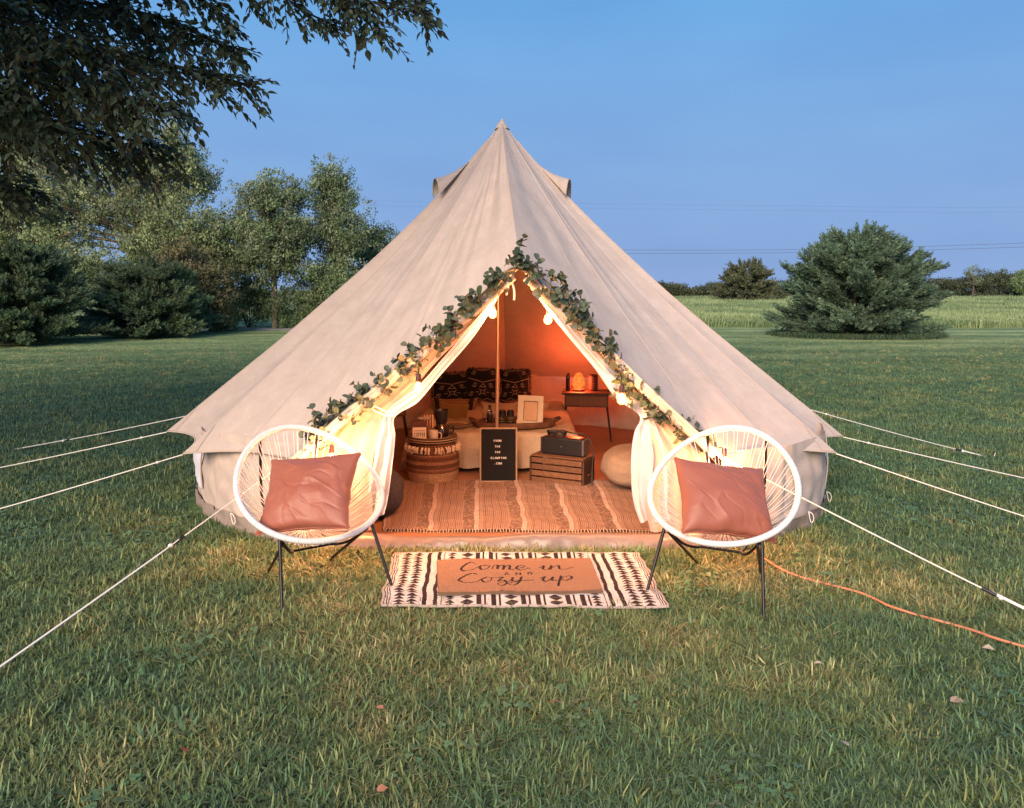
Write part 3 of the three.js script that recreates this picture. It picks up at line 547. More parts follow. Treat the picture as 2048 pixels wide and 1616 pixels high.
{ // bed
  const bed = thing('bed', 'low bed under a cream woven blanket behind the letter board', 'bed', [-.17, 0, -7.72], 0);
  mesh('mattress', box(1.34, .25, 1.92, 0, .20, 0, .05), M.cream, bed);
  const blanket = grid(80, 90, (u, v) => {
    // across: left skirt, top, right skirt; along: foot skirt then the top
    const W = .715, top = .36, drop = .30, s = (u - .5) * 2 * (W + drop), ov = Math.max(0, Math.abs(s) - W), t = v * (2.0 + drop), ft = Math.max(0, drop - t);
    const x = Math.sign(s) * Math.min(Math.abs(s), W) + Math.sign(s) * (ov > 0 ? .03 + ov * .14 : 0), z = 1.0 - Math.max(0, t - drop) + (ft > 0 ? .025 + ft * .08 : 0);
    let y = top - ov - ft * (ov > 0 ? .3 : 1) + .006 * N2(u * 7, v * 7) + .003 * N2(u * 22, v * 22);
    const f = (ov + ft) * .09; return V(x + f * Math.sin(v * 46 + 2 * N2(v * 4, 2)) * (ov > 0 ? 1 : .15), Math.max(.035, y), z + f * .7 * Math.sin(u * 34 + 2 * N2(u * 5, 7)) * (ft > 0 ? 1 : 0));
  }, (u, v) => [u * 2, v * 2.3]);
  mesh('blanket', blanket, M.cream, bed);
}
const kilim = canvasTex(512, 512, (g, w, h) => {
  g.fillStyle = '#0d0b10'; g.fillRect(0, 0, w, h);
  g.strokeStyle = '#a5907f'; g.lineWidth = 11;
  const zig = (y, a, n) => { g.beginPath(); for (let i = 0; i <= n * 2; i++) g.lineTo(i * w / (n * 2), y + (i % 2 ? a : 0)); g.stroke(); };
  zig(150, 62, 1);
  g.lineWidth = 9; const S = (x, y, m) => { g.save(); g.translate(x, y); g.scale(m, 1); g.beginPath(); for (const p of [[50, -14], [12, -34], [-8, -14], [34, 12], [14, 32], [-36, 10]]) g.lineTo(...p); g.stroke(); g.restore(); };
  S(110, 262, 1); S(400, 262, -1); S(95, 60, 1); S(420, 50, -1);
  g.beginPath(); g.moveTo(256, 234); g.lineTo(306, 290); g.lineTo(206, 290); g.closePath(); g.stroke();
  g.strokeRect(226, 350, 60, 50); g.beginPath(); for (const [a, b, c, d] of [[226, 350, 196, 322], [286, 350, 316, 322], [226, 400, 196, 428], [286, 400, 316, 428], [196, 375, 150, 375], [316, 375, 362, 375]]) { g.moveTo(a, b); g.lineTo(c, d); } g.stroke();
  S(60, 400, 1); S(450, 400, -1); zig(470, 36, 3);
  for (let i = 0; i < 9000; i++) { g.fillStyle = `rgba(10,8,12,.5)`; g.fillRect(rr(0, w), rr(0, h), 3, 2); }
});
{
  const put = (x, y, d, w, h, t, lean, name, label, mat, roll = 0, fringe) => {
    const o = thing(name, label, 'cushion'); const c = at(x, y, d);
    place(o, c, V(Math.cos(roll), Math.sin(roll), 0), V(-Math.sin(roll) * .9, Math.cos(roll), -lean));
    mesh('cover', pillowG(w, h, t, { seed: x * .13, crease: .008, n: 40 }), mat, o);
    if (fringe) { const g = []; for (let i = 0; i < 150; i++) { const s = i / 150 * 4, e = Math.floor(s), k = (s - e) * 2 - 1, p = [[k, 1], [1, -k], [-k, -1], [-1, k]][e], dn = [[0, 1], [1, 0], [0, -1], [-1, 0]][e]; const a = V(p[0] * w * .47, p[1] * h * .47, 0); g.push(bar(a, a.clone().add(V(dn[0] * .022 + rr(-.008, .008), dn[1] * .022 + rr(-.008, .008), rr(-.008, .008))), .005, .003, 4)); } mesh('fringe', g, fringe, o); }
    return o;
  };
  const kM = std(C(1, 1, 1), .95, { map: kilim }), kF = std(C(.02, .018, .022), 1);
  put(905, 775, 8.42, .46, .33, .14, .25, 'patterned_cushion', 'black patterned cushion with fringe, leftmost of three at the bed head', kM, .06, kF);
  put(966, 771, 8.36, .36, .37, .14, .25, 'patterned_cushion', 'black patterned cushion with fringe behind the tent pole at the bed head', kM, -.04, kF);
  put(1030, 772, 8.40, .33, .36, .13, .25, 'patterned_cushion', 'black patterned cushion with fringe, nearest the red lamp at the bed head', kM, .03, kF);
  const st = canvasTex(256, 256, (g) => { g.fillStyle = '#9a7650'; g.fillRect(0, 0, 256, 256); g.fillStyle = '#4a2f20'; for (let y = 6; y < 256; y += 20) g.fillRect(0, y, 256, 7); g.fillStyle = '#1d1412'; g.fillRect(16, 0, 28, 256); g.fillRect(212, 0, 28, 256); });
  put(908, 826, 8.05, .50, .34, .15, .45, 'striped_cushion', 'tan striped cushion with two dark bands below the left black cushion', std(C(1, 1, 1), .95, { map: st }));
  put(1000, 833, 8.0, .40, .32, .16, .45, 'tan_cushion', 'plain tan cushion below the middle black cushion', M.cream);
  put(1066, 833, 8.02, .36, .32, .16, .45, 'tan_cushion', 'plain tan cushion behind the white picture frame', M.cream);
  const mus = std(C(.50, .29, .08), 1, { bumpMap: rep(coarse, 14, 14), bumpScale: .006 });
  const m = put(908, 834, 7.28, .27, .27, .13, .35, 'fluffy_cushion', 'small mustard shaggy cushion on the bed tray', mus, -.1);
  const g = []; for (let i = 0; i < 700; i++) { const x = rr(-.12, .12), y = rr(-.12, .12), z = .065 * Math.pow(Math.max(0, (1 - (x / .135) ** 2) * (1 - (y / .135) ** 2)), .42); const a = V(x, y, z); g.push(bar(a, a.clone().add(V(rr(-.02, .02), -.022 + rr(-.01, .01), rr(.002, .014))), .0032, .0012, 3)); } mesh('shag', g, mus, m).userData.kind = 'stuff';
}
const bandTex = canvasTex(64, 256, (g) => { for (const [y, h, c] of [[0, 256, '#8a6a48'], [20, 46, '#17100e'], [90, 26, '#cbb9a2'], [130, 50, '#17100e'], [205, 20, '#cbb9a2']]) { g.fillStyle = c; g.fillRect(0, y, 64, h); } });
const coil = dataTex(16, 64, (i, j) => G3(255 * Math.abs(Math.sin(j / 64 * Math.PI * 2)) * (.7 + .3 * Math.abs(Math.sin(i / 16 * Math.PI)))));
{
  const band = std(C(1, 1, 1), .9, { map: bandTex, bumpMap: rep(coil, 60, 4), bumpScale: .003 });
  // tray on the bed
  const t1 = thing('woven_tray', 'round woven tray with dark bands lying on the bed corner', 'tray', at(912, 862, 7.05).setY(.372).toArray());
  mesh('base', lathe([[0, .012], [.16, .012], [.168, .008], [.16, 0], [0, 0]], 40), band, t1); mesh('rim', lathe([[.155, .012], [.163, .034], [.173, .036], [.176, .033]], 40), std(C(.30, .20, .12), .9, { bumpMap: rep(coil, 60, 4), bumpScale: .003 }), t1); mesh('banded_side', lathe([[.176, .0], [.179, .016], [.1765, .033]], 40), band, t1);
  // basket
  const p = V(-.668, .02, -6.43), H = .335;
  const bt = canvasTex(512, 512, (g, w, h) => {
    g.fillStyle = '#7d5134'; g.fillRect(0, 0, w, h);
    g.fillStyle = '#cdab80'; g.fillRect(0, 380, w, 132);
    g.fillStyle = '#5a3522'; g.fillRect(0, 180, w, 40); g.fillRect(0, 270, w, 40);
    for (const y of [150, 236, 252, 330, 376]) for (let x = 0; x < w; x += 12) { g.fillStyle = '#d3b894'; g.fillRect(x, y, 8, 7); }
    for (let y = 392; y < 500; y += 20) for (let x = 0; x < w; x += 16) { g.fillStyle = '#7a5738'; g.fillRect(x + (y / 20 % 2) * 8, y, 7, 6); }
    for (let y = 40; y < 150; y += 22) { g.fillStyle = '#3a2219'; g.fillRect(0, y, w, 8); }
    for (let i = 0; i < 9000; i++) { const k = rr(-40, 40); g.fillStyle = `rgba(${120 + k},${84 + k},${56 + k},.3)`; g.fillRect(rr(0, w), rr(0, h), 7, 3); }
  });
  bt.wrapS = THREE.RepeatWrapping; bt.repeat.set(2, 1);
  const bk = thing('woven_basket', 'round woven basket with tasselled rim used as a side table', 'basket', p.toArray());
  const prof = Array.from({ length: 25 }, (_, i) => { const t = i / 24; return [.185 + .045 * Math.sin(Math.PI * (t * .85 + .1)) - .012 * t + .0022 * Math.sin(t * 24 * Math.PI), t * H]; });
  mesh('body', lathe(prof, 60), std(C(1, 1, 1), .95, { map: bt, bumpMap: rep(coil, 90, 16), bumpScale: .005 }), bk);
  const ts = []; for (let i = 0; i < 40; i++) { const a = i / 40 * 6.283 + rr(-.05, .05), r0 = .208, y0 = H - .028; const A = V(Math.sin(a) * r0, y0, Math.cos(a) * r0); for (let k = 0; k < 4; k++) ts.push(tube([A, A.clone().add(V(Math.sin(a) * .02 + rr(-.01, .01), -.012, Math.cos(a) * .02)), A.clone().add(V(Math.sin(a) * .018 + rr(-.018, .018), -.048 + rr(-.01, .01), Math.cos(a) * .018))], .0042, 5, 4)); }
  mesh('tassels', ts, std(C(.66, .52, .38), .95), bk);
  const tr = thing('woven_tray', 'round woven tray with black and white bands on top of the basket', 'tray', [p.x, p.y + H + .002, p.z]);
  mesh('base', lathe([[0, .012], [.19, .012], [.198, .004], [.19, 0], [0, 0]], 44), band, tr); mesh('rim', lathe([[.183, .012], [.190, .044], [.202, .046], [.2055, .042]], 44), std(C(.30, .20, .12), .9, { bumpMap: rep(coil, 60, 4), bumpScale: .003 }), tr); mesh('banded_side', lathe([[.209, .0], [.211, .02], [.206, .042]], 44), band, tr);
  const ty = p.y + H + .016;
  // coffee things
  const lab = canvasTex(512, 384, (g) => { g.fillStyle = '#e6d8c2'; g.fillRect(0, 0, 512, 384); g.fillStyle = '#2a1712'; g.textAlign = 'center'; g.font = 'bold 150px sans-serif'; g.save(); g.translate(256, 310); g.scale(.82, 1.25); g.fillText('COFFEE', 0, 0); g.restore(); for (let i = 0; i < 26; i++) g.fillRect(50 + i * 16, 92, rr(5, 11), 26); g.fillRect(30, 140, 452, 5); });
  const cb = thing('coffee_box', 'brown box with a cream label reading COFFEE on the basket tray', 'box', [p.x - .098, ty, p.z + .085], .10);
  mesh('carton', box(.125, .155, .07, 0, .0775, 0, .006), std(C(.10, .035, .025), .6), cb);
  mesh('label', new THREE.PlaneGeometry(.112, .096).translate(0, .062, .0365), std(C(1, 1, 1), .7, { map: lab }), cb);
  const mug = thing('mug', 'cream mug in front of the coffee box', 'mug', [p.x + .022, ty, p.z + .125], -.25);
  const mc = std(C(.62, .55, .46), .3);
  mesh('cup', lathe([[0, .004], [.033, .004], [.038, .008], [.0385, .083], [.036, .086], [.034, .083], [.033, .012], [0, .010]], 28), mc, mug);
  mesh('handle', tube([V(.036, .068, 0), V(.062, .066, 0), V(.068, .04, 0), V(.056, .018, 0), V(.036, .018, 0)], .005, 20, 7), mc, mug);
  const br = thing('coffee_maker', 'black pour-over coffee maker with glass carafe on the basket tray', 'coffee maker', [p.x + .075, ty, p.z - .0], .3);
  mesh('carafe', lathe([[0, .002], [.05, .002], [.062, .02], [.066, .055], [.058, .09], [.042, .115], [.042, .125], [.036, .125]], 28), phys(C(.02, .012, .01), .08, { clearcoat: 1 }), br);
  mesh('filter_holder', lathe([[.03, .118], [.045, .125], [.056, .175], [.062, .225], [.066, .235], [.062, .238], [.05, .18], [.03, .13]], 28), M.black, br);
  mesh('handle', tube([V(.058, .10, 0), V(.096, .10, .0), V(.10, .05, 0), V(.064, .03, 0)], .008, 20, 8), M.black, br);
  for (const [x, z, l] of [[-.10, -.045, 'left of two small glass jars behind the coffee box'], [-.045, -.06, 'right of two small glass jars behind the coffee box']]) {
    const j = thing('jar', l, 'jar', [p.x + x, ty, p.z + z]);
    mesh('glass', lathe([[0, .002], [.026, .002], [.028, .01], [.028, .11], [.022, .13], [.022, .15]], 18), phys(C(.85, .8, .75), .05, { transmission: 1, thickness: 0 }), j);
    mesh('contents', lathe([[0, .006], [.024, .006], [.024, .09], [0, .09]], 16), std(C(.35, .2, .1), .8), j);
    mesh('lid', lathe([[.0, .168], [.026, .168], [.028, .162], [.028, .148], [0, .148]], 18), std(C(.7, .66, .6), .4, { metalness: .6 }), j);
  }
  const sp = thing('striped_packet', 'small red and white striped packet leaning behind the coffee maker', 'packet', at(857, 842, 6.9).setY(.37).toArray(), .2);
  const stx = canvasTex(128, 128, (g) => { g.fillStyle = '#e2d2ba'; g.fillRect(0, 0, 128, 128); g.fillStyle = '#8c2a1c'; for (let i = 0; i < 5; i++) g.fillRect(i * 26 + 6, 0, 12, 128); });
  mesh('packet', box(.12, .12, .06, 0, .06, 0, .008), std(C(1, 1, 1), .8, { map: stx }), sp);
}
{ // wooden tray on the bed with its things
  const c = at(1030, 858, 7.0).setY(.366);
  const t = thing('wooden_tray', 'long oval wooden tray on the foot of the bed', 'tray', c.toArray(), .05);
  const ov = (u, r, y) => V(Math.cos(u) * .36 * r, y, Math.sin(u) * .19 * r);
  const prof = [[0, .012], [.6, .012], [.9, .014], [.965, .05], [1.0, .062], [1.03, .055], [1.02, .02], [.95, .0], [.5, 0], [0, 0]];
  mesh('bowl', grid(56, 9, (u, v) => { const k = Math.round(v * 9); return ov(u * 6.2832, prof[k][0], prof[k][1] + .004 * N2(u * 9, k)); }, (u, v) => [u * 2, v]), M.wood, t);
  for (const s of [-1, 1]) mesh('handle', tube([V(s * .35, .05, -.06), V(s * .40, .075, -.04), V(s * .41, .08, 0), V(s * .40, .075, .04), V(s * .35, .05, .06)], .012, 18, 8), M.darkWood, t);
  const y = c.y + .013;
  const can = std(C(.018, .018, .02), .3, { metalness: .5 });
  const lt = canvasTex(256, 128, (g) => { g.fillStyle = '#16120f'; g.fillRect(0, 0, 256, 128); g.strokeStyle = '#a0803f'; g.lineWidth = 6; for (let i = 0; i < 6; i++) { g.beginPath(); g.arc(20 + i * 44, 60, 14, 0, 4 + i); g.stroke(); } g.fillStyle = '#a0803f'; for (let i = 0; i < 12; i++) g.fillRect(i * 22, 96, 12, 8); });
  for (const [px, l] of [[1005, 'left of the two black cans on the wooden tray'], [1021, 'right of the two black cans, next to the white picture frame']]) {
    const q = at(px, 850, 6.94); const k = thing('drink_can', l, 'can', [q.x, y, q.z], px);
    mesh('can', lathe([[0, .004], [.026, .003], [.033, .012], [.033, .135], [.027, .148], [.026, .145], [0, .145]], 24), can, k);
    mesh('label', lathe([[.0334, .03], [.0334, .12]], 24), std(C(1, 1, 1), .5, { map: lt }), k);
  }
  for (const [px, d, h, l] of [[972, 6.98, .12, 'left of the two drinking glasses on the wooden tray'], [986, 6.93, .12, 'right of the two drinking glasses, beside the tent pole']]) {
    const q = at(px, 850, d); const k = thing('drinking_glass', l, 'glass', [q.x, y, q.z]);
    mesh('glass', lathe([[0, .002], [.028, .002], [.031, .01], [.034, h], [.032, h], [.029, .014], [0, .010]], 24), phys(C(.92, .9, .86), .03, { transmission: 1, thickness: 0 }), k);
    mesh('rim', new THREE.TorusGeometry(.033, .0014, 6, 24).rotateX(Math.PI / 2).translate(0, h, 0), phys(C(.9, .85, .8), .05, { transmission: .5, thickness: 0 }), k);
  }
  const bq = at(980, 846, 7.05); const bo = thing('small_bottle', 'dark small bottle behind the drinking glasses', 'bottle', [bq.x, y, bq.z]);
  mesh('bottle', lathe([[0, .002], [.03, .002], [.033, .01], [.033, .10], [.015, .13], [.013, .165], [.016, .168], [.016, .178], [0, .178]], 22), phys(C(.03, .015, .01), .1, { clearcoat: 1 }), bo);
  // framed print
  const q = at(1060, 858, 6.93); q.y = y + .002; q.x += .0;
  const f = thing('picture_frame', 'distressed white picture frame standing on the wooden tray', 'picture frame', q.toArray(), -.1); f.rotation.x = -.16; f.rotation.z = -.05;
  const W = .225, Hh = .275, white = std(C(.60, .52, .40), .8, { bumpMap: mottle, bumpScale: .003 });
  const sh = new THREE.Shape([[-W / 2, 0], [W / 2, 0], [W / 2, Hh], [-W / 2, Hh]].map(p => new THREE.Vector2(p[0] + .004 * Math.sin(p[1] * 40), p[1]))); sh.holes.push(new THREE.Path([[-W / 2 + .045, .045], [-W / 2 + .045, Hh - .045], [W / 2 - .045, Hh - .045], [W / 2 - .045, .045]].map(p => new THREE.Vector2(...p))));
  mesh('moulding', new THREE.ExtrudeGeometry(sh, { depth: .018, bevelSize: .003, bevelThickness: .003, bevelSegments: 2 }), white, f);
  mesh('inner_edge', [box(.006, Hh - .09, .012, -W / 2 + .05, Hh / 2, .014), box(.006, Hh - .09, .012, W / 2 - .05, Hh / 2, .014), box(W - .11, .006, .012, 0, Hh - .05, .014), box(W - .11, .006, .012, 0, .05, .014)], std(C(.22, .13, .06), .7), f);
  const pr = canvasTex(256, 320, (g) => { g.fillStyle = '#b58a52'; g.fillRect(0, 0, 256, 320); for (let i = 0; i < 2600; i++) { const k = rr(-30, 30); g.fillStyle = `rgba(${175 + k},${132 + k},${78 + k},.4)`; g.fillRect(rr(0, 256), rr(0, 320), 9, 4); } });
  mesh('print', new THREE.PlaneGeometry(W - .086, Hh - .086).translate(0, Hh / 2, .006), std(C(1, 1, 1), .4, { map: pr }), f);
  const cq = at(1041, 866, 6.86); const cd = thing('card', 'small cream card leaning on the lower left corner of the picture frame', 'card', [cq.x, y, cq.z], .05); cd.rotation.x = -.2;
  mesh('card', box(.072, .07, .003, 0, .036, 0, .001), std(C(.58, .46, .30), .8), cd);
}
{ // letter board
  const W = .312, Hh = .455, o = thing('letter_board', 'black felt letter board in a pale wood frame standing on the tent floor', 'letter board', [-.112, .024, -6.285], .03); o.rotation.x = -.10;
  const tx = canvasTex(624, 912, (g, w, h) => {
    g.fillStyle = '#0b0a0b'; g.fillRect(0, 0, w, h); for (let y = 0; y < h; y += 8) { g.fillStyle = '#060506'; g.fillRect(0, y, w, 3); }
    g.fillStyle = '#e8e2d8'; g.textAlign = 'center'; g.font = 'bold 50px sans-serif';
    for (const [t, x, y] of [['FROM', 290, 220], ['THE', 294, 322], ['TOP', 296, 424], ['GLAMPING', 312, 526], ['.COM', 300, 624]]) { let n = t.length; for (let i = 0; i < n; i++) g.fillText(t[i], x + (i - (n - 1) / 2) * 37, y); }
  });
  const groove = dataTex(4, 8, (i, j) => G3(j < 3 ? 30 : 220));
  mesh('felt', box(W - .02, Hh - .02, .012, 0, Hh / 2, 0, .001), std(C(.012, .011, .012), .95), o);
  mesh('letters', new THREE.PlaneGeometry(W - .03, Hh - .03).translate(0, Hh / 2, .0085), std(C(1, 1, 1), .95, { map: tx, bumpMap: rep(groove, 1, 106), bumpScale: .001 }), o);
  const fm = std(C(.50, .31, .17), .6, { map: rep(grain, 1, 1) });
  for (const g of [box(.014, Hh, .022, -W / 2 + .007, Hh / 2, 0), box(.014, Hh, .022, W / 2 - .007, Hh / 2, 0), box(W - .03, .014, .021, 0, .007, 0), box(W - .03, .014, .021, 0, Hh - .007, 0)]) mesh('frame_rail', g, fm, o);
  mesh('foot', box(.12, .02, .07, 0, .011, -.045), fm, o);
}
{ // crate and the device on it
  const turn = -.47, o = thing('wooden_crate', 'brown slatted wooden crate upside down beside the letter board', 'crate', [.415, .024, -6.315], turn);
  const W = .47, D = .235, Hh = .215;
  const woods = [.9, 1, 1.12, .82].map(k => std(C(.24 * k, .105 * k, .045 * k), .65, { map: rep(grain, 1.5, 1) }));
  for (const s of [-1, 1]) {
    for (let k = 0; k < 4; k++) mesh('slat', box(W - .026, .042, .010, 0, .024 + k * .055, s * D / 2, .002), woods[(k + (s > 0 ? 1 : 0)) % 4], o);
    const e = new THREE.Shape([[-D / 2, 0], [D / 2, 0], [D / 2, Hh], [-D / 2, Hh]].map(p => new THREE.Vector2(...p))); e.holes.push(new THREE.Path([[-.04, .075], [-.045, .09], [-.04, .105], [.04, .105], [.045, .09], [.04, .075]].map(p => new THREE.Vector2(...p))));
    mesh('end_panel', new THREE.ExtrudeGeometry(e, { depth: .012, bevelSize: .001, bevelThickness: .001, bevelSegments: 1 }).rotateY(Math.PI / 2).translate(s * W / 2 - .006, 0, 0), M.darkWood, o);
  }
  for (let k = 0; k < 4; k++) mesh('top_slat', box(W - .004, .010, .054, 0, Hh + .008, -D / 2 + .029 + k * .059, .002), woods[(k + 2) % 4], o);
  const sp = thing('black_speaker', 'black boxy portable speaker with grey end caps on the wooden crate', 'speaker', [.435, .024 + Hh + .0135, -6.325], turn - .02);
  mesh('case', box(.355, .145, .13, 0, .074, 0, .014), std(C(.010, .010, .011), .42), sp);
  mesh('end_cap', box(.022, .13, .112, .184, .074, 0, .006), std(C(.10, .085, .08), .35), sp);
  mesh('end_cap', box(.022, .13, .112, -.184, .074, 0, .006), std(C(.03, .026, .026), .35), sp);
  mesh('top_panel', box(.16, .004, .10, .07, .1475, 0, .001), std(C(.03, .028, .03), .22), sp);
  mesh('badge', new THREE.CylinderGeometry(.004, .004, .003, 10).rotateX(Math.PI / 2).translate(0, .075, .066), std(C(.6, .6, .6), .3, { metalness: .8 }), sp);
  const lp = (t, r, y) => V(-.07 + Math.cos(t) * r * 1.7, y, Math.sin(t) * r);
  const cb = thing('coiled_cable', 'black cable coiled on top of the speaker and trailing behind the crate', 'cable', [.435, .024 + Hh + .0135, -6.325], turn);
  mesh('cable', tube([...Array.from({ length: 30 }, (_, i) => lp(i * .62, .046 + .006 * Math.sin(i * 1.3), .156 + i * .0012)), V(.06, .18, -.02), V(.16, .175, -.03), V(.215, .14, -.02), V(.25, .02, -.0), V(.255, -.10, .02), V(.27, -.228, .06)], .0055, 220, 6), M.black, cb);
}
// bedside tables, red lamp and bottle
function sideTable(pos, label, turn) {
  const o = thing('side_table', label, 'table', pos, turn, 'dark wooden bedside tables'); const W = .52, D = .34, Hh = .505;
  mesh('top', box(W, .022, D, 0, Hh, 0, .008), M.darkWood, o);
  mesh('drawer_case', box(W - .06, .13, D - .04, 0, Hh - .077, 0, .005), M.darkWood, o);
  mesh('drawer_front', box(W - .09, .10, .012, 0, Hh - .077, D / 2 - .018, .004), M.wood, o);
  for (const [sx, sz] of [[-1, 1], [1, 1], [-1, -1], [1, -1]]) mesh('leg', bar(V(sx * (W / 2 - .045), Hh - .14, sz * (D / 2 - .04)), V(sx * (W / 2 + .005), 0, sz * (D / 2 - .005)), .009, .008), M.blackMetal, o);
  return o;
}
sideTable([.80, .016, -8.25], 'dark wooden side table under the red glowing lamp, right of the bed', -.12);
sideTable([-1.29, .016, -7.6], 'dark side table half hidden behind the left curtain', .2);
{
  const ty = .016 + .517, z = -8.25;
  const px = (x) => at(x, 780, 8.25).x;
  const lamp = thing('salt_lamp', 'glowing orange rock salt lamp on the side table', 'lamp', [px(1157), ty, z]);
  mesh('lamp_base', lathe([[0, 0], [.062, 0], [.066, .008], [.062, .022], [0, .022]], 24), M.darkWood, lamp);
  const rock = smoothIco(5), pp = rock.attributes.position;
  for (let i = 0; i < pp.count; i++) { const v = V(pp.getX(i), pp.getY(i), pp.getZ(i)), n = 1 + .10 * N3(v.x * 1.6, v.y * 1.6, v.z * 1.6) + .04 * N3(v.x * 4, v.y * 4, v.z * 4); pp.setXYZ(i, v.x * .062 * n * (1 - .18 * v.y), .108 + v.y * .088 * n, v.z * .058 * n * (1 - .18 * v.y)); }
  rock.computeVertexNormals();
  const st = dataTex(128, 128, (i, j) => { const k = clamp(.55 + .5 * pn(i, j, 128, 5) + .25 * pn(i, j, 128, 15), 0, 1); return [255, 70 + 130 * k * k, 40 + 70 * k * k * k]; }, true);
  mesh('salt_rock', rock, new THREE.MeshStandardMaterial({ color: C(.8, .35, .2), roughness: .5, emissive: C(1, .42, .22), emissiveMap: st, emissiveIntensity: 2.0 }), lamp);
  const l = new THREE.PointLight(C(1, .13, .04), 1.35, 0, 2); l.position.set(px(1157), ty + .10, z); l.castShadow = true; l.shadow.radius = 2.5; scene.add(l);
  const b = thing('wine_bottle', 'slim dark bottle left of the salt lamp', 'bottle', [px(1136), ty, z + .02]);
  mesh('bottle', lathe([[0, .003], [.024, .003], [.027, .01], [.027, .14], [.022, .165], [.012, .18], [.011, .195], [.0, .197]], 22), phys(C(.03, .008, .006), .15, { clearcoat: 1 }), b);
  const lt = thing('perforated_lantern', 'dark perforated lantern right of the salt lamp', 'lantern', [px(1187), ty, z - .02], .3);
  mesh('body', lathe([[0, .0], [.045, 0], [.048, .01], [.048, .155], [.04, .175], [0, .178]], 24), std(C(.05, .015, .012), .5), lt);
  const dots = []; for (let k = 0; k < 7; k++) for (let i = 0; i < 14; i++) { const a = (i + (k % 2) * .5) / 14 * 6.283; dots.push(new THREE.SphereGeometry(.0045, 6, 5).translate(Math.sin(a) * .048, .02 + k * .021, Math.cos(a) * .048)); }
  mesh('studs', dots, std(C(.35, .16, .1), .4, { metalness: .5 }), lt);
}
{ // pouffes
  const pf = (name, label, p, s, mat, sq) => { const o = thing(name, label, 'pouffe', p); const g = smoothIco(24), a = g.attributes.position; for (let i = 0; i < a.count; i++) { const v = V(a.getX(i), a.getY(i), a.getZ(i)), q = Math.pow(Math.abs(v.x) ** 3 + Math.abs(v.y) ** 3 + Math.abs(v.z) ** 3, -1 / 3) * sq + (1 - sq), n = q + .022 * N3(v.x * 1.6, v.y * 1.6, v.z * 1.6 + s[0]) + .003 * N3(v.x * 7, v.y * 7, v.z * 7); a.setXYZ(i, v.x * s[0] * n, Math.max(0, s[1] + v.y * s[1] * n), v.z * s[2] * n); } g.computeVertexNormals(); mesh('cover', g, mat, o); return o; };
  const q = at(1270, 905, 6.1);
  pf('bean_bag', 'plump cream bean bag behind the right curtain', [1.13, .018, -6.22], [.40, .165, .34], std(C(.34, .25, .18), .95, { map: rep(mottle, 2, 2) }), .7);
  const knit = dataTex(64, 64, (i, j) => { const a = Math.abs(Math.sin((i + j) * Math.PI / 16)), b = Math.abs(Math.sin((i - j) * Math.PI / 16)); return G3(60 + 190 * a * b); });
  pf('knitted_pouffe', 'dark grey knitted pouffe behind the left curtain', [-.99, .018, -5.36], [.22, .17, .22], std(C(.13, .11, .12), 1, { map: rep(grain, 3, 3), bumpMap: rep(knit, 20, 10), bumpScale: .008 }), .6);
}

// ---------------------------------------------------------------- foliage
function inst(name, geo, mat, list, parent, kind) { // list of [Matrix4, Color]
  const m = new THREE.InstancedMesh(geo, mat, list.length); m.name = name; m.castShadow = m.receiveShadow = true;
  list.forEach(([a, c], i) => { m.setMatrixAt(i, a); if (c) m.setColorAt(i, c); });
  if (kind) m.userData.kind = kind; parent.add(m); return m;
}
const RT = rng(2024), t_ = (a, b) => a + RT() * (b - a);
const gauss = () => { let s = 0; for (let i = 0; i < 4; i++) s += RT(); return (s - 2) * 1.0; };
const ball = () => { for (;;) { const v = V(t_(-1, 1), t_(-1, 1), t_(-1, 1)); if (v.lengthSq() < 1) return v; } };
function leafBlade(w, l, fold = .25) { return tris([0, 0, 0, -w / 2, l * .45, fold * w, 0, l * .5, 0, w / 2, l * .45, fold * w, 0, l, -.1 * l], [0, 2, 1, 0, 3, 2, 1, 2, 4, 2, 3, 4]); }
function clumpG(n, r, w, l, seed) { // a loose tuft of n leaves within radius r
  const q = rng(seed), f = (a, b) => a + q() * (b - a), out = [];
  for (let i = 0; i < n; i++) { const g = leafBlade(w * f(.7, 1.2), l * f(.7, 1.2)); g.rotateX(f(-1.2, 1.2)); g.rotateY(f(0, 6.28)); g.rotateZ(f(-1, 1)); const a = f(0, 6.28), b = Math.acos(f(-1, 1)), k = r * Math.cbrt(q()); g.translate(k * Math.sin(b) * Math.cos(a), k * Math.cos(b) * .8, k * Math.sin(b) * Math.sin(a)); out.push(g); }
  return mergeGeometries(out);
}
const leafM = phys(C(1, 1, 1), .75, { transmission: .25, thickness: 0 });
const clumps = [clumpG(16, .26, .075, .13, 1), clumpG(16, .26, .075, .13, 2), clumpG(14, .24, .085, .14, 3)];
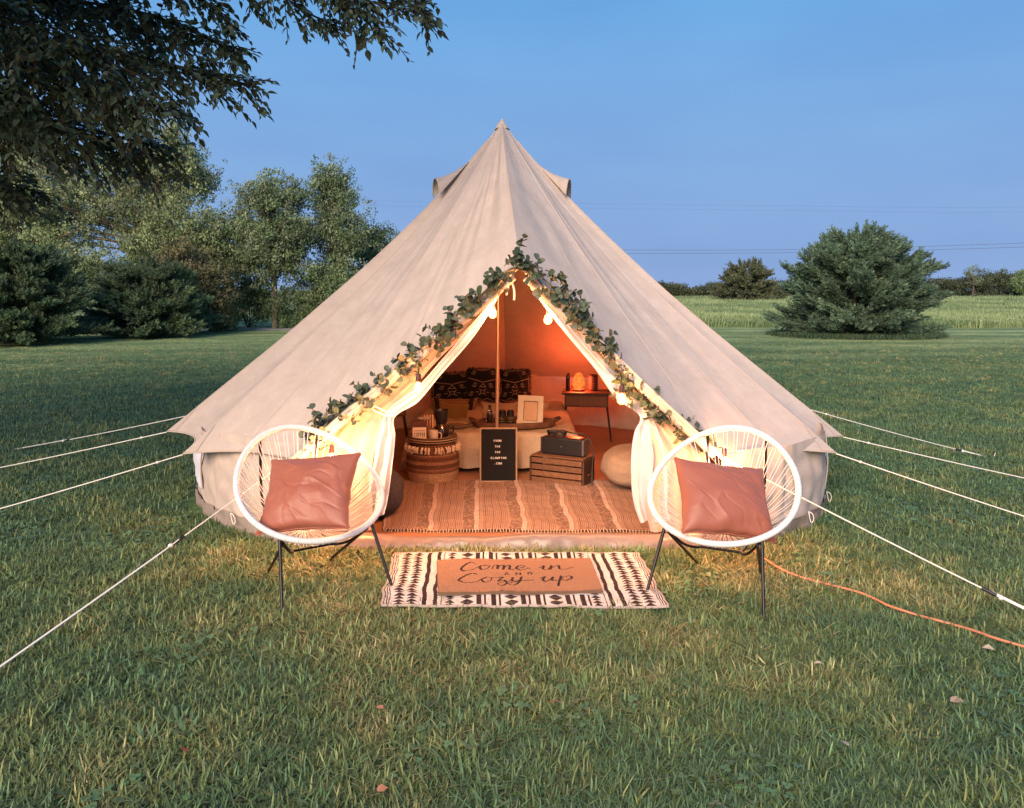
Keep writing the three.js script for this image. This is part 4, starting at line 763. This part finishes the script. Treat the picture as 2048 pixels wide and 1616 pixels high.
// a broad-leaved tree: trunk, limbs to the middle of every bough, leaf tufts scattered round the boughs
function tree(name, label, x, z, h, lobes, o) {
  const root = thing(name, label, 'tree', [x, 0, z], 0);
  const fork = V(t_(-.1, .1), h * (o.fork ?? .3), 0), wood = [], tr = o.tr ?? .13;
  mesh('trunk', tube([V(0, -.1, 0), V(t_(-.06, .06), fork.y * .5, 0), fork, V(t_(-.2, .2), h * .72, t_(-.1, .1))].map(p => p), tr, 20, 9), o.bark ?? M.bark, root);
  const lists = clumps.map(() => []);
  for (const [lx, ly, lz, rx, ry, rz, nb] of lobes) for (let b = 0; b < nb; b++) {
    const k = ball(); k.multiplyScalar(.35 + .65 * Math.sqrt(k.length()) / Math.max(k.length(), .2) * k.length());
    const c = V(lx + k.x * rx, ly + k.y * ry, lz + k.z * rz), br = t_(.3, .62) * (o.bough ?? 1);
    if (c.y < (o.low ?? .4)) c.y = (o.low ?? .4) + RT() * .4;
    if (b % 2 === 0) { const s = fork.clone().lerp(V(0, h * .72, 0), clamp((c.y - fork.y) / h, 0, 1) * .9); wood.push(tube([s, s.clone().lerp(c, .5).add(V(0, .15, 0)), c], .018 + .02 * RT(), 6, 5)); }
    const n = Math.round((o.n ?? 15) * br * br / .2), tone = t_(.72, 1.25);
    for (let i = 0; i < n; i++) {
      const p = c.clone().add(V(gauss() * br, gauss() * br * .75, gauss() * br)), m = new THREE.Matrix4().compose(p, new THREE.Quaternion().setFromEuler(new THREE.Euler(t_(-.6, .6), t_(0, 6.28), t_(-.6, .6))), V(1, 1, 1).multiplyScalar(t_(.65, 1.15) * (o.leaf ?? 1)));
      const w = t_(.8, 1.2) * tone, cl = o.colors[Math.floor(RT() * o.colors.length)];
      lists[Math.floor(RT() * 3)].push([m, C(cl[0] * w, cl[1] * w, cl[2] * w)]);
    }
  }
  mesh('limbs', wood, o.bark ?? M.bark, root);
  const crown = new THREE.Group(); crown.name = 'crown'; root.add(crown); crown.userData.kind = 'stuff';
  lists.forEach((l, i) => inst('leaves', clumps[i], leafM, l, crown, 'stuff'));
  return root;
}
const pale = [[.235, .30, .12], [.28, .325, .15], [.18, .25, .10], [.21, .265, .115]], mid = [[.125, .20, .075], [.17, .24, .10], [.105, .17, .066]], dull = [[.135, .13, .05], [.095, .115, .045], [.16, .14, .06]], grey = [[.18, .24, .135], [.14, .195, .105], [.22, .275, .165]]
tree('broadleaf_tree', 'tallest pale green tree at the left behind the dark overhanging branches', -14.9, -33.5, 9.0, [[-.2, 6.1, 0, 2.2, 3.3, 1.7, 92], [-2.6, 5.4, .4, 2.3, 2.2, 1.4, 48], [1.2, 6.6, 0, 1.1, 1.8, .9, 26], [-5.2, 5.4, 0, 2.4, 2.4, 1.2, 44]], { colors: pale.concat(grey), n: 15, bark: M.paleBark, low: 1.5 });
tree('broadleaf_tree', 'tall green tree at the far left, its top hidden by the overhanging leaves', -22.0, -35.5, 8.6, [[0, 5.6, 0, 2.6, 3.0, 1.6, 80]], { colors: pale.concat(mid), n: 15, low: 1.2 });
tree('broadleaf_tree', 'wide olive green tree at the far left edge of the wood', -19.6, -31.5, 6.2, [[0, 3.6, 0, 2.8, 2.1, 1.6, 64], [-2.2, 3.6, 0, 1.6, 1.5, 1.4, 22], [2.2, 2.6, .4, 1.6, 1.5, 1.2, 24]], { colors: pale, n: 14, low: .6 });
tree('broadleaf_tree', 'olive green spreading tree between the tallest tree and the gap of sky', -13.2, -31.8, 5.4, [[0, 3.6, 0, 1.9, 1.6, 1.3, 56], [1.3, 2.7, 0, 1.3, 1.1, 1.0, 24], [-1.2, 2.6, .3, 1.5, 1.5, 1.1, 34]], { colors: pale.concat(mid), n: 14, bark: M.paleBark, low: .7 });
tree('broadleaf_tree', 'brownish green rounded tree at the right end of the left wood', -12.2, -29.6, 3.9, [[0, 2.1, 0, 1.15, 1.5, 1.0, 40], [.8, 1.2, .2, .8, .8, .8, 16]], { colors: dull, n: 22, low: .3 });
tree('broadleaf_tree', 'tall grey-green tree with a pale bare trunk left of the tent', -9.85, -32.4, 7.3, [[.2, 4.4, 0, 1.75, 2.3, 1.4, 84], [-1.3, 3.4, 0, 1.0, 1.5, .9, 26], [.6, 2.6, .2, 1.5, 1.0, 1.0, 20]], { colors: mid.concat(grey), n: 17, bark: M.paleBark, fork: .42, low: 1.5, tr: .12 });
tree('broadleaf_tree', 'slimmer grey-green tree close to the tent, its top a separate plume', -7.55, -33.2, 7.1, [[0, 5.6, 0, .8, 1.2, .8, 30], [.2, 3.6, 0, 1.4, 1.4, 1.1, 44], [-.2, 1.9, .3, 1.3, 1.2, 1.0, 24]], { colors: grey.concat(mid), n: 14, bark: M.paleBark, low: .5 });
tree('broadleaf_tree', 'small round tree peeping over the left slope of the tent', -6.0, -35.5, 4.7, [[0, 3.2, 0, 1.25, 1.15, 1.0, 34], [-.2, 1.6, 0, 1.3, 1.1, 1.0, 24]], { colors: mid, n: 14, low: .4 });
// undergrowth at the foot of the wood
function shrub(label, x, z, rx, ry, colors, n = 16) { const root = thing('shrub', label, 'shrub', [x, 0, z]); const lists = clumps.map(() => []), wood = [];
  for (let b = 0; b < n; b++) { const k = ball(), c = V(k.x * rx, ry * (.5 + k.y * .5), k.z * rx * .7); if (b % 2) wood.push(tube([V(t_(-.1, .1), 0, 0), c.clone().multiplyScalar(.6).add(V(0, .1, 0)), c], .014, 5, 4)); const tone = t_(.75, 1.2); for (let i = 0; i < 20; i++) lists[i % 3].push([new THREE.Matrix4().compose(c.clone().add(V(gauss() * .4, gauss() * .32, gauss() * .4)), new THREE.Quaternion().setFromEuler(new THREE.Euler(t_(-.6, .6), t_(0, 6.28), 0)), V(1, 1, 1).multiplyScalar(t_(.6, 1))), C(...colors[i % colors.length]).multiplyScalar(tone)]); }
  mesh('stems', wood, M.bark, root); const cr = new THREE.Group(); cr.name = 'foliage'; cr.userData.kind = 'stuff'; root.add(cr); lists.forEach((l, i) => inst('leaves', clumps[i], leafM, l, cr, 'stuff')); return root; }
shrub('low shaded shrub under the gap between the two groups of trees', -11.3, -33.6, 1.5, 2.3, mid, 34);
shrub('bushy shrub right of the pale bare trunk', -8.7, -32.6, 1.3, 1.9, mid, 30);
shrub('bushy shrub half hidden by the left slope of the tent', -7.0, -32.4, 1.4, 2.2, mid, 30);
shrub('deep green shrub behind the two dark junipers', -16.3, -31, 2.4, 2.6, mid, 44);
shrub('deep green shrub at the far left, behind the left juniper', -21, -29.5, 2.6, 2.8, mid, 44);
{ // white-flowering shrub
  const s = shrub('low shrub with a few flat clusters of white flowers beside the track', -11.6, -30.6, .55, .75, mid, 9);
  const f = []; for (const [x, y] of [[-.45, .85], [-.3, .92], [-.12, .9], [.05, .86], [.22, .76], [.38, .82], [-.2, .84]]) for (let i = 0; i < 12; i++) f.push(new THREE.IcosahedronGeometry(.03, 0).translate(x + t_(-.08, .08), y + t_(-.02, .02), .3 + t_(-.06, .06)));
  mesh('flower_cluster', f, std(C(.8, .8, .8), .8), s);
}
// junipers: boughs sweeping up and out, each clothed in feathery sprays
const sprays = [0, 1, 2].map(k => { const q = rng(90 + k), f = (a, b) => a + q() * (b - a), out = []; for (let i = 0; i < 26; i++) { const t = f(0, 1), g = leafBlade(.030, f(.10, .17) * (1 - t * .5), .5); g.rotateX(f(.25, 1.0)); g.rotateY(f(0, 6.28)); g.translate(0, t * .42, 0); out.push(g); } return mergeGeometries(out); });
function juniper(name, label, x, z, h, r, colors, o = {}) {
  const root = thing(name, label, 'tree', [x, 0, z]); const wood = [], lists = sprays.map(() => []);
  mesh('trunk', bar(V(0, 0, 0), V(0, h * .75, 0), .11, .03), M.bark, root);
  const nb = o.nb ?? 150;
  for (let b = 0; b < nb; b++) {
    const hy = Math.pow(RT(), 1.15) * (o.topAt ?? .8), a = t_(0, 6.28), y0 = .03 * h + hy * h * .84, wide = r * (o.shape ? o.shape(hy) : Math.pow(1 - hy, .6)) * t_(.72 - (o.vary ?? .1), 1.10 + (o.vary ?? .1) * .5) + .15;
    const rise = (.02 + .30 * hy) * t_(.3, 1.5) * (o.rise ?? 1), dir = V(Math.cos(a), 0, Math.sin(a));
    const cv = curve([V(0, y0 - .1, 0), dir.clone().multiplyScalar(wide * .5).setY(y0 + wide * rise * .25 - .05), dir.clone().multiplyScalar(wide).setY(y0 + wide * rise)]);
    if (b % 2 === 0) wood.push(tube([cv.getPoint(0), cv.getPoint(.5), cv.getPoint(.95)], .014, 6, 4));
    const n = Math.round((o.n ?? 30) * (.5 + wide / r)), tone = t_(.7, 1.25);
    for (let i = 0; i < n; i++) {
      const t = .25 + .75 * Math.sqrt(RT()), p = cv.getPoint(t), tan = cv.getTangent(t), k = (1.02 - t) * .50 + .05;
      p.add(V(gauss() * k, gauss() * k * .36, gauss() * k)); if (p.y < .12) p.y = .12 + RT() * .2;
      const d = tan.multiplyScalar(1.1).add(V(gauss() * .55, .18 + gauss() * .3, gauss() * .55)).normalize();
      const w = tone * t_(.75, 1.25), c = colors[Math.floor(RT() * colors.length)];
      lists[i % 3].push([new THREE.Matrix4().compose(p, new THREE.Quaternion().setFromUnitVectors(V(0, 1, 0), d).multiply(new THREE.Quaternion().setFromAxisAngle(V(0, 1, 0), t_(0, 6.28))), V(1, 1, 1).multiplyScalar(t_(.7, 1.25) * (o.s ?? 1))), C(c[0] * w, c[1] * w, c[2] * w)]);
    }
  }
  for (let b = 0; b < (o.leaders ?? 6); b++) { const a = t_(0, 6.28), q = t_(0, .34) * r, base = V(Math.cos(a) * q, h * t_(.72, .86), Math.sin(a) * q), up = V(Math.cos(a) * t_(0, .5), 1, Math.sin(a) * t_(0, .5)).normalize(), L = t_(.25, .62) * h / 3.5; for (let i = 0; i < 22; i++) { const t = RT(), k = .16 * (1.1 - t), c = colors[Math.floor(RT() * colors.length)], w = t_(.75, 1.2); lists[i % 3].push([new THREE.Matrix4().compose(base.clone().addScaledVector(up, L * t).add(V(gauss() * k, 0, gauss() * k)), new THREE.Quaternion().setFromUnitVectors(V(0, 1, 0), up.clone().add(V(gauss() * .3, 0, gauss() * .3)).normalize()), V(1, 1, 1).multiplyScalar(t_(.5, .9) * (o.s ?? 1))), C(c[0] * w, c[1] * w, c[2] * w)]); } }
  mesh('boughs', wood, M.bark, root);
  const cr = new THREE.Group(); cr.name = 'crown'; cr.userData.kind = 'stuff'; root.add(cr); lists.forEach((l, i) => inst('needles', sprays[i], leafM, l, cr, 'stuff'));
  return root;
}
const jg = [[.085, .165, .092], [.12, .205, .12], [.06, .12, .066], [.15, .235, .14]], jd = [[.055, .11, .045], [.075, .14, .058], [.10, .16, .068]];
juniper('juniper', 'large blue-green juniper standing alone on the lawn right of the tent', 12.05, -27.6, 3.6, 2.12, jg, { nb: 230, n: 38, topAt: .98, vary: .22, shape: k => k < .3 ? 1 : Math.pow(1 - Math.pow((k - .3) / .76, 1.5), .8), s: 1.05, rise: 1.3, leaders: 16 });
juniper('juniper', 'dark green juniper at the far left of the wood', -14.9, -23.6, 3.1, 2.0, jd, { nb: 190, n: 36, topAt: .9, shape: k => Math.pow(1 - k, .5) });
juniper('juniper', 'dark green juniper right of the far left juniper, beside the track', -12.5, -27.0, 2.7, 1.7, jd, { nb: 160, n: 34, topAt: .9, shape: k => Math.pow(1 - k, .5) });
juniper('juniper', 'small brownish juniper far off across the meadow, left of the big juniper', 27.4, -92, 4.7, 3.6, [[.13, .15, .07], [.095, .125, .055]], { nb: 100, n: 26, topAt: .9, s: 2.4, shape: k => Math.pow(1 - k, .6) });
{ // far hedgerow across the meadow, and a slender tree in it
  const root = new THREE.Group(); root.name = numbered('distant_hedgerow'); scene.add(root); tag(root, 'line of green bushes along the far side of the meadow', 'hedgerow', null, 'stuff');
  const l = clumps.map(() => []);
  for (let i = 0; i < 9000; i++) {
    const x = t_(10, 112), z = -125 + t_(-3, 3), nearRight = sstep(x, 64, 80), hh = (2.2 + 1.1 * N2(x * .09, 1) + .9 * N2(x * .35, 4) + 1.7 * nearRight) * Math.sqrt(RT()), tone = 1 + .25 * N2(x * .3, 9);
    const c = [[.065, .09, .04], [.085, .105, .045], [.05, .075, .035]][i % 3], w = t_(.8, 1.2) * tone;
    l[i % 3].push([new THREE.Matrix4().compose(V(x, Math.max(.2, hh), z), new THREE.Quaternion().setFromEuler(new THREE.Euler(0, t_(0, 6.28), 0)), V(1, 1, 1).multiplyScalar(t_(1.6, 2.8))), C(c[0] * w, c[1] * w, c[2] * w)]);
  }
  l.forEach((q, i) => inst('foliage', clumps[i], leafM, q, root, 'stuff'));
  tree('slender_tree', 'thin pale tree rising from the far hedgerow right of the big juniper', 71.5, -122, 5.2, [[0, 3.6, 0, 1.5, 1.5, 1, 12]], { colors: grey, n: 8, leaf: 1.8, low: 1, tr: .16 });
  tree('broadleaf_tree', 'rounded dark bush-like tree at the right end of the far hedgerow', 78, -119, 4.2, [[0, 2.2, 0, 3.0, 1.9, 2, 40]], { colors: mid, n: 10, leaf: 2.2, low: .4, bough: 1.5 });
}
// ---------------------------------------------------------------- meadow of tall grass behind the lawn
function tuftG(n, r, h, w, seed, lean = .5) {
  const q = rng(seed), f = (a, b) => a + q() * (b - a), p = [], ix = [];
  for (let i = 0; i < n; i++) {
    const a = f(0, 6.28), k = r * Math.sqrt(q()), x = Math.cos(a) * k, z = Math.sin(a) * k, hh = h * f(.55, 1.15), d = f(0, 6.28), l = hh * f(.1, lean), cw = Math.cos(d + 1.57 + f(-.5, .5)) * w / 2, sw = Math.sin(d + 1.57) * w / 2, o = p.length / 3;
    const P = t => [x + Math.cos(d) * l * t * t, hh * (t - .18 * t * t * (l / hh)), z + Math.sin(d) * l * t * t];
    for (const [t, ww] of [[0, .8], [.45, 1], [.8, .65]]) { const c = P(t); p.push(c[0] - cw * ww, c[1], c[2] - sw * ww, c[0] + cw * ww, c[1], c[2] + sw * ww); }
    p.push(...P(1)); ix.push(o, o + 1, o + 2, o + 1, o + 3, o + 2, o + 2, o + 3, o + 4, o + 3, o + 5, o + 4, o + 4, o + 5, o + 6);
  }
  return tris(p, ix);
}
const bladeM = phys(C(1, 1, 1), .62, { transmission: .12, thickness: 0 });
{
  const root = new THREE.Group(); root.name = numbered('meadow_grass'); scene.add(root); tag(root, 'tall pale green meadow grass beyond the mown lawn', 'meadow', null, 'stuff');
  const gs = [tuftG(30, .40, .42, .018, 31, .8), tuftG(30, .40, .38, .018, 32, .9)], l = [[], []];
  for (let i = 0; i < 60000; i++) {
    const d = 33 + 88 * Math.pow(RT(), 1.7), x = t_(.13, .80) * d; if (d < 33.2 + .04 * x + 1.2 * N2(x * .15, 3) + 2.6 * RT() * RT()) continue;
    const n = N2(x * .12, d * .06), w = t_(.8, 1.2) * (1 + .2 * n), c = n + t_(-.4, .4) > .1 ? [.25, .325, .145] : [.19, .28, .12];
    const s = (1 + (d - 33) * .012) * t_(.75, 1.15) * (1 + .25 * N2(x * .4, d * .3));
    l[i % 2].push([new THREE.Matrix4().compose(V(x, 0, -d), new THREE.Quaternion().setFromAxisAngle(V(0, 1, 0), t_(0, 6.28)), V(s * 1.1, s * .85, s * 1.1)), C(c[0] * w, c[1] * w, c[2] * w)]);
  }
  l.forEach((q, i) => inst('tufts', gs[i], bladeM, q, root, 'stuff'));
  // unmown ring of grass round the foot of the big juniper
  const ring = new THREE.Group(); ring.name = numbered('unmown_grass'); scene.add(ring); tag(ring, 'dark uncut grass round the foot of the big juniper', 'grass', null, 'stuff');
  const q = []; for (let i = 0; i < 1500; i++) { const a = t_(0, 6.28), r = 2.75 * Math.sqrt(RT()), s = t_(.3, .7); q.push([new THREE.Matrix4().compose(V(12.05 + Math.cos(a) * r, 0, -27.4 + Math.sin(a) * r * .8), new THREE.Quaternion().setFromAxisAngle(V(0, 1, 0), t_(0, 6.28)), V(.8, s * .7, .8)), C(.06 * t_(.7, 1.3), .105, .05)]); }
  inst('tufts', gs[0], bladeM, q, ring, 'stuff');
}
// ---------------------------------------------------------------- lawn grass
{
  const root = new THREE.Group(); root.name = numbered('grass'); scene.add(root); tag(root, 'short mown grass of the lawn in greens, olives and straw', 'grass', null, 'stuff');
  const gs = [tuftG(13, .034, .042, .0046, 51, 1.6), tuftG(13, .034, .036, .0046, 52, 2.3), tuftG(9, .040, .060, .0050, 53, 1.5), tuftG(13, .036, .030, .0046, 54, 3.0)], l = gs.map(() => []);
  const inTent = (x, z) => { let c = false; for (let i = 0, j = WALL.length - 1; i < WALL.length; j = i++) { const [xi, zi] = WALL[i], [xj, zj] = WALL[j]; if ((zi > z) !== (zj > z) && x < (xj - xi) * (z - zi) / (zj - zi) + xi) c = !c; } return c || (Math.abs(x) < 1.4 && z < -4.60 && z > -5); };
  const inRug = (x, z) => x > -.655 && x < .745 && z < -3.71 && z > -4.44;
  const nearBack = (x, z) => Math.hypot((x + .06) / 2.62, (z + 6.7) / 2.62) < 1 && z < -5.4;
  const put = (x, z, s) => {
    if (inTent(x, z) || inRug(x, z) || nearBack(x, z)) return;
    const n = N2(x * .9, z * .9) * .5 + N2(x * 2.6 + 5, z * 2.6) * .35 + N2(x * 7, z * 7 + 3) * .25;
    const worn = Math.exp(-(((x - .1) / 2.2) ** 2) - (((z + 4.25) / .85) ** 2)) + .25 * Math.exp(-(((x + .2) / 1.6) ** 2) - (((z + 3.1) / .9) ** 2));
    const dry = n * .62 + .02 + .50 * worn + .34 * sstep(-z, 12, 21) + t_(-.36, .36), k = (t_(.55, 1.3) + (RT() < .08 ? .6 : 0)) * 1.0;
    const c = dry > .62 ? [.35, .32, .145] : dry > .36 ? [.205, .235, .085] : dry > .02 ? [.128, .195, .070] : [.084, .160, .070];
    const m = Math.floor(RT() * 4), sc = s * t_(.75, 1.25);
    l[m].push([new THREE.Matrix4().compose(V(x, .002, z), new THREE.Quaternion().setFromEuler(new THREE.Euler(t_(-.15, .15), t_(0, 6.28), t_(-.15, .15))), V(sc * 1.1, sc * (1 + .18 * n), sc * 1.1)), C(c[0] * k, c[1] * k, c[2] * k)]);
  };
  const band = (d0, d1, dens, s) => { const A = .74 * (d1 * d1 - d0 * d0) + 2 * .8 * (d1 - d0), n = Math.round(A * dens); for (let i = 0; i < n; i++) { const d = Math.sqrt(t_(d0 * d0, d1 * d1)); put(t_(-1, 1) * (.74 * d + .8), -d, s(d)); } };
  band(1.7, 4.6, 3000, () => .92);
  band(4.6, 9, 1500, d => .95 + (d - 4.6) * .02);
  for (let d = 9; d < 30; d += 1) band(d, d + 1, 620 * Math.exp(-(d - 9) / 5.2), e => 1.05 * (1 - (e - 9) / 40));
  // clover and plantain among the blades, in colonies
  { const lf = new THREE.CircleGeometry(.006, 7).rotateX(-Math.PI / 2), three = [], broad = []; for (let k = 0; k < 3; k++) three.push(lf.clone().scale(1, 1, 1.2).translate(0, .024, .0065).rotateY(k * 2.09)); for (let k = 0; k < 6; k++) { const g = leafBlade(.014, .045, .4); g.rotateX(1.1 + .1 * k % .3).rotateY(k * 1.05 + .2); broad.push(g.translate(0, .012, 0)); }
    const A = [], Bq = []; for (let c = 0; c < 90; c++) { const d = Math.sqrt(t_(3.2, 60)), cx = t_(-1, 1) * (.72 * d + .5), cz = -d, rad = t_(.05, .28), n = Math.round(rad * 190); for (let i = 0; i < n; i++) { const x = cx + gauss() * rad, z = cz + gauss() * rad; if (inTent(x, z) || inRug(x, z)) continue; const w = t_(.7, 1.3); (c % 4 ? A : Bq).push([new THREE.Matrix4().compose(V(x, t_(.004, .014), z), new THREE.Quaternion().setFromEuler(new THREE.Euler(t_(-.3, .3), t_(0, 6.28), t_(-.3, .3))), V(1, 1, 1).multiplyScalar(t_(.9, 1.7))), C(.085 * w, .175 * w, .075 * w)]); if (c % 4 === 0) i += 7; } }
    inst('clover', mergeGeometries(three), bladeM, A, root, 'stuff'); inst('broad_weeds', mergeGeometries(broad), bladeM, Bq, root, 'stuff'); }
  l.forEach((q, i) => inst('tufts', gs[i], bladeM, q, root, 'stuff'));
  console.log('grass tufts', l.map(q => q.length).join(' '));
}
// ---------------------------------------------------------------- overhanging tree, its trunk left of the frame
{
  const root = thing('shade_tree', 'dark leafy tree whose boughs hang into the top left of the picture', 'tree', [-7.2, 0, -4.6]);
  const O = root.position, loc = p => p.clone().sub(O);
  mesh('trunk', tube([V(0, -.1, 0), V(.1, 1.4, 0), V(-.05, 2.8, .1), V(.1, 4.4, 0), V(.2, 6.5, .3)], .24, 30, 12), M.bark, root);
  const leafG = (() => { const p = [], ix = [], n = 5; for (let i = 0; i <= n; i++) { const t = i / n, w = [0, .40, .52, .42, .22, 0][i] * .5; p.push(-w, t, w * .45 - .10 * t * t, 0, t, -.10 * t * t, w, t, w * .45 - .10 * t * t); if (i) { const b = i * 3; ix.push(b - 3, b - 2, b, b - 2, b + 1, b, b - 2, b - 1, b + 1, b - 1, b + 2, b + 1); } } return tris(p, ix); })();
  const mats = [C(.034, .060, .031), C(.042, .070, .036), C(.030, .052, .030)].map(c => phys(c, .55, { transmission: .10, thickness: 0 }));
  const q = rng(4242), f = (a, b) => a + q() * (b - a);
  const wood = [], leaves = [];
  // boughs: [pixel x, y, distance] along each; tip density, twig length
  const B = [
    [[[-520, -60, 5.6], [-150, 40, 5.8], [120, 90, 5.7], [300, 120, 5.6], [420, 150, 5.5], [500, 172, 5.4]], 1, .42],
    [[[-150, 40, 5.8], [80, 0, 5.7], [260, 20, 5.6], [380, 60, 5.5], [470, 105, 5.4]], 1, .36],
    [[[-200, -150, 5.6], [120, -90, 5.5], [300, -40, 5.5], [420, 10, 5.4], [468, 60, 5.4]], 1, .30],
    [[[-520, 60, 5.7], [-100, 190, 6.0], [100, 230, 6.0], [220, 270, 5.9], [310, 290, 5.9], [345, 300, 5.9]], .8, .36],
    [[[-60, 200, 5.8], [120, 250, 5.8], [220, 285, 5.8], [300, 312, 5.8], [345, 335, 5.8]], .7, .30],
    [[[-120, 300, 5.9], [0, 380, 5.9], [60, 405, 5.9]], 1.1, .3],
    [[[-100, 190, 6.0], [40, 280, 6.2], [160, 300, 6.2], [230, 320, 6.2], [262, 340, 6.2]], .8, .32],
    [[[-300, 160, 6.2], [-60, 320, 6.4], [30, 370, 6.4], [80, 385, 6.4]], 1.2, .34],
    [[[-100, 60, 5.2], [60, 140, 5.1], [180, 190, 5.1], [290, 210, 5.1], [350, 205, 5.1]], 1.1, .40],
    [[[-150, 90, 5.0], [0, 170, 5.0], [90, 250, 5.0], [150, 270, 5.0]], 1.2, .42],
    [[[-150, -40, 5.0], [40, 40, 5.0], [150, 90, 5.0], [230, 130, 5.0], [300, 160, 5.0]], 1.2, .45],
    [[[-150, 10, 6.6], [20, 80, 6.6], [140, 150, 6.5], [240, 170, 6.5]], 1.2, .45],
    [[[-250, -60, 6.2], [0, -20, 6.2], [140, 10, 6.2], [240, 40, 6.2], [330, 80, 6.2]], 1.2, .45],
    [[[-200, 120, 5.6], [-40, 190, 5.6], [40, 210, 5.6], [110, 200, 5.6]], 1.2, .45],
    [[[-260, -320, 5.4], [120, -260, 5.4], [420, -150, 5.4], [620, -50, 5.4], [760, 10, 5.4], [840, 22, 5.4], [866, 30, 5.4]], .8, .26],
    [[[420, -150, 5.4], [520, -60, 5.5], [590, 10, 5.5], [640, 38, 5.5], [672, 52, 5.5]], .8, .24],
    [[[620, -50, 5.4], [700, 10, 5.3], [752, 50, 5.3], [774, 78, 5.3]], .85, .24],
    [[[620, -50, 5.4], [740, -20, 5.5], [830, 0, 5.5], [852, 45, 5.5]], .9, .22],
    [[[300, -160, 5.6], [400, -90, 5.6], [470, -40, 5.6], [505, 8, 5.6]], .6, .2],
  ];
  B.forEach(([path, dens, tw], bi) => {
    const P = path.map(p => at(...p)); P.unshift(P[0].clone().lerp(V(O.x + .1, Math.min(5.2, P[0].y + .3), O.z), bi > 14 ? .0 : .8));
    const cv = curve(P), len = cv.getLength();
    wood.push(tube(P.map(loc), bi < 6 ? .011 : .007, 40, 6));
    const n = Math.round(len / .021 * dens);
    for (let i = 0; i < n; i++) {
      const t = .22 + .78 * (i + q()) / n, p = cv.getPointAt(Math.min(t, 1)), tan = cv.getTangentAt(Math.min(t, 1));
      const L = tw * f(.5, 1.1) * (t > .93 ? .6 : 1), d = tan.clone().multiplyScalar(f(.3, 1)).add(V(f(-.7, .7), f(-.75, .55), f(-.9, .9))).normalize();
      const tp = s => p.clone().addScaledVector(d, L * s).add(V(0, -.30 * L * s * s, 0));
      wood.push(tube([tp(0), tp(.5), tp(1)].map(loc), .0032, 5, 4));
      const m = Math.round(L / .028);
      for (let k = 1; k <= m; k++) {
        const s = k / m, o = tp(s), side = (k % 2 ? 1 : -1), cr = d.clone().cross(V(0, 1, 0)).normalize().multiplyScalar(side * f(.4, 1.1));
        const dir = d.clone().multiplyScalar(f(.3, .9)).add(cr).add(V(f(-.2, .2), f(-.9, .1), f(-.2, .2))).normalize();
        const nr = V(f(-.7, .7), 1, f(-.7, .7)), x = dir.clone().cross(nr).normalize(), z = x.clone().cross(dir).normalize(), sz = f(.036, .08);
        const M4 = new THREE.Matrix4().makeBasis(x, dir, z); M4.scale(V(sz * 1.05, sz, sz)); M4.setPosition(loc(o));
        leaves.push([M4, t * s + (bi === 0 || bi > 13 ? .3 : 0) + (path[path.length - 1][0] > 320 ? .2 : 0)]);
      }
    }
  });
  mesh('boughs', wood, std(C(.03, .025, .02), .95), root);
  leaves.sort((a, b) => b[1] - a[1]);
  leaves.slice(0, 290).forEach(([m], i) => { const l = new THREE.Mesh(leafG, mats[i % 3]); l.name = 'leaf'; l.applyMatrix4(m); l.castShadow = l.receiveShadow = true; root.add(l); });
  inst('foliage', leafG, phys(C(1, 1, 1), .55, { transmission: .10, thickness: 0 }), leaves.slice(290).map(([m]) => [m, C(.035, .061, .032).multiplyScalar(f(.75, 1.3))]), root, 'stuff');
  // the rest of the crown, overhead and to the left
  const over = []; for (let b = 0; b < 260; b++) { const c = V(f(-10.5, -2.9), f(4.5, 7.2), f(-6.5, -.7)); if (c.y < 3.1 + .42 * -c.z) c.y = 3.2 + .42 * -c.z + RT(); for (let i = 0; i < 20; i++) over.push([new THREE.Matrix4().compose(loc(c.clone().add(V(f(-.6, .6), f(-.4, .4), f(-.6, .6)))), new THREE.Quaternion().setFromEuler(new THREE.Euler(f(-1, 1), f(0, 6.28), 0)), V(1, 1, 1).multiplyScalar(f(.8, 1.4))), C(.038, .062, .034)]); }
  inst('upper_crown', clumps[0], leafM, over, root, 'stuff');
  console.log('overhanging leaves', leaves.length);
}
// ---------------------------------------------------------------- power lines far beyond the meadow
for (const [y0, y1, y2, d, label] of [[499, 499, 486, 105, 'upper of the two low power lines behind the big juniper'], [507, 505, 494, 105, 'lower of the two low power lines behind the big juniper'], [402, 412, 414, 140, 'upper of the two faint high power lines'], [412, 421, 424, 140, 'lower of the two faint high power lines']]) {
  const P = [[-400, y0 - 42], [0, y0 - 30], [440, y0 - 8], [900, y0 + 2], [1250, (y0 + y1) / 2 + 1], [1600, y1], [2048, y2], [2600, y2 - 24]].map(([x, y]) => at(x, y, d));
  tag(mesh('power_line', tube(P, d > 120 ? .008 : .02, 60, 5), std(C(.07, .07, .08), .7)), label, 'power line', 'power lines');
}
renderer.render(scene, camera);
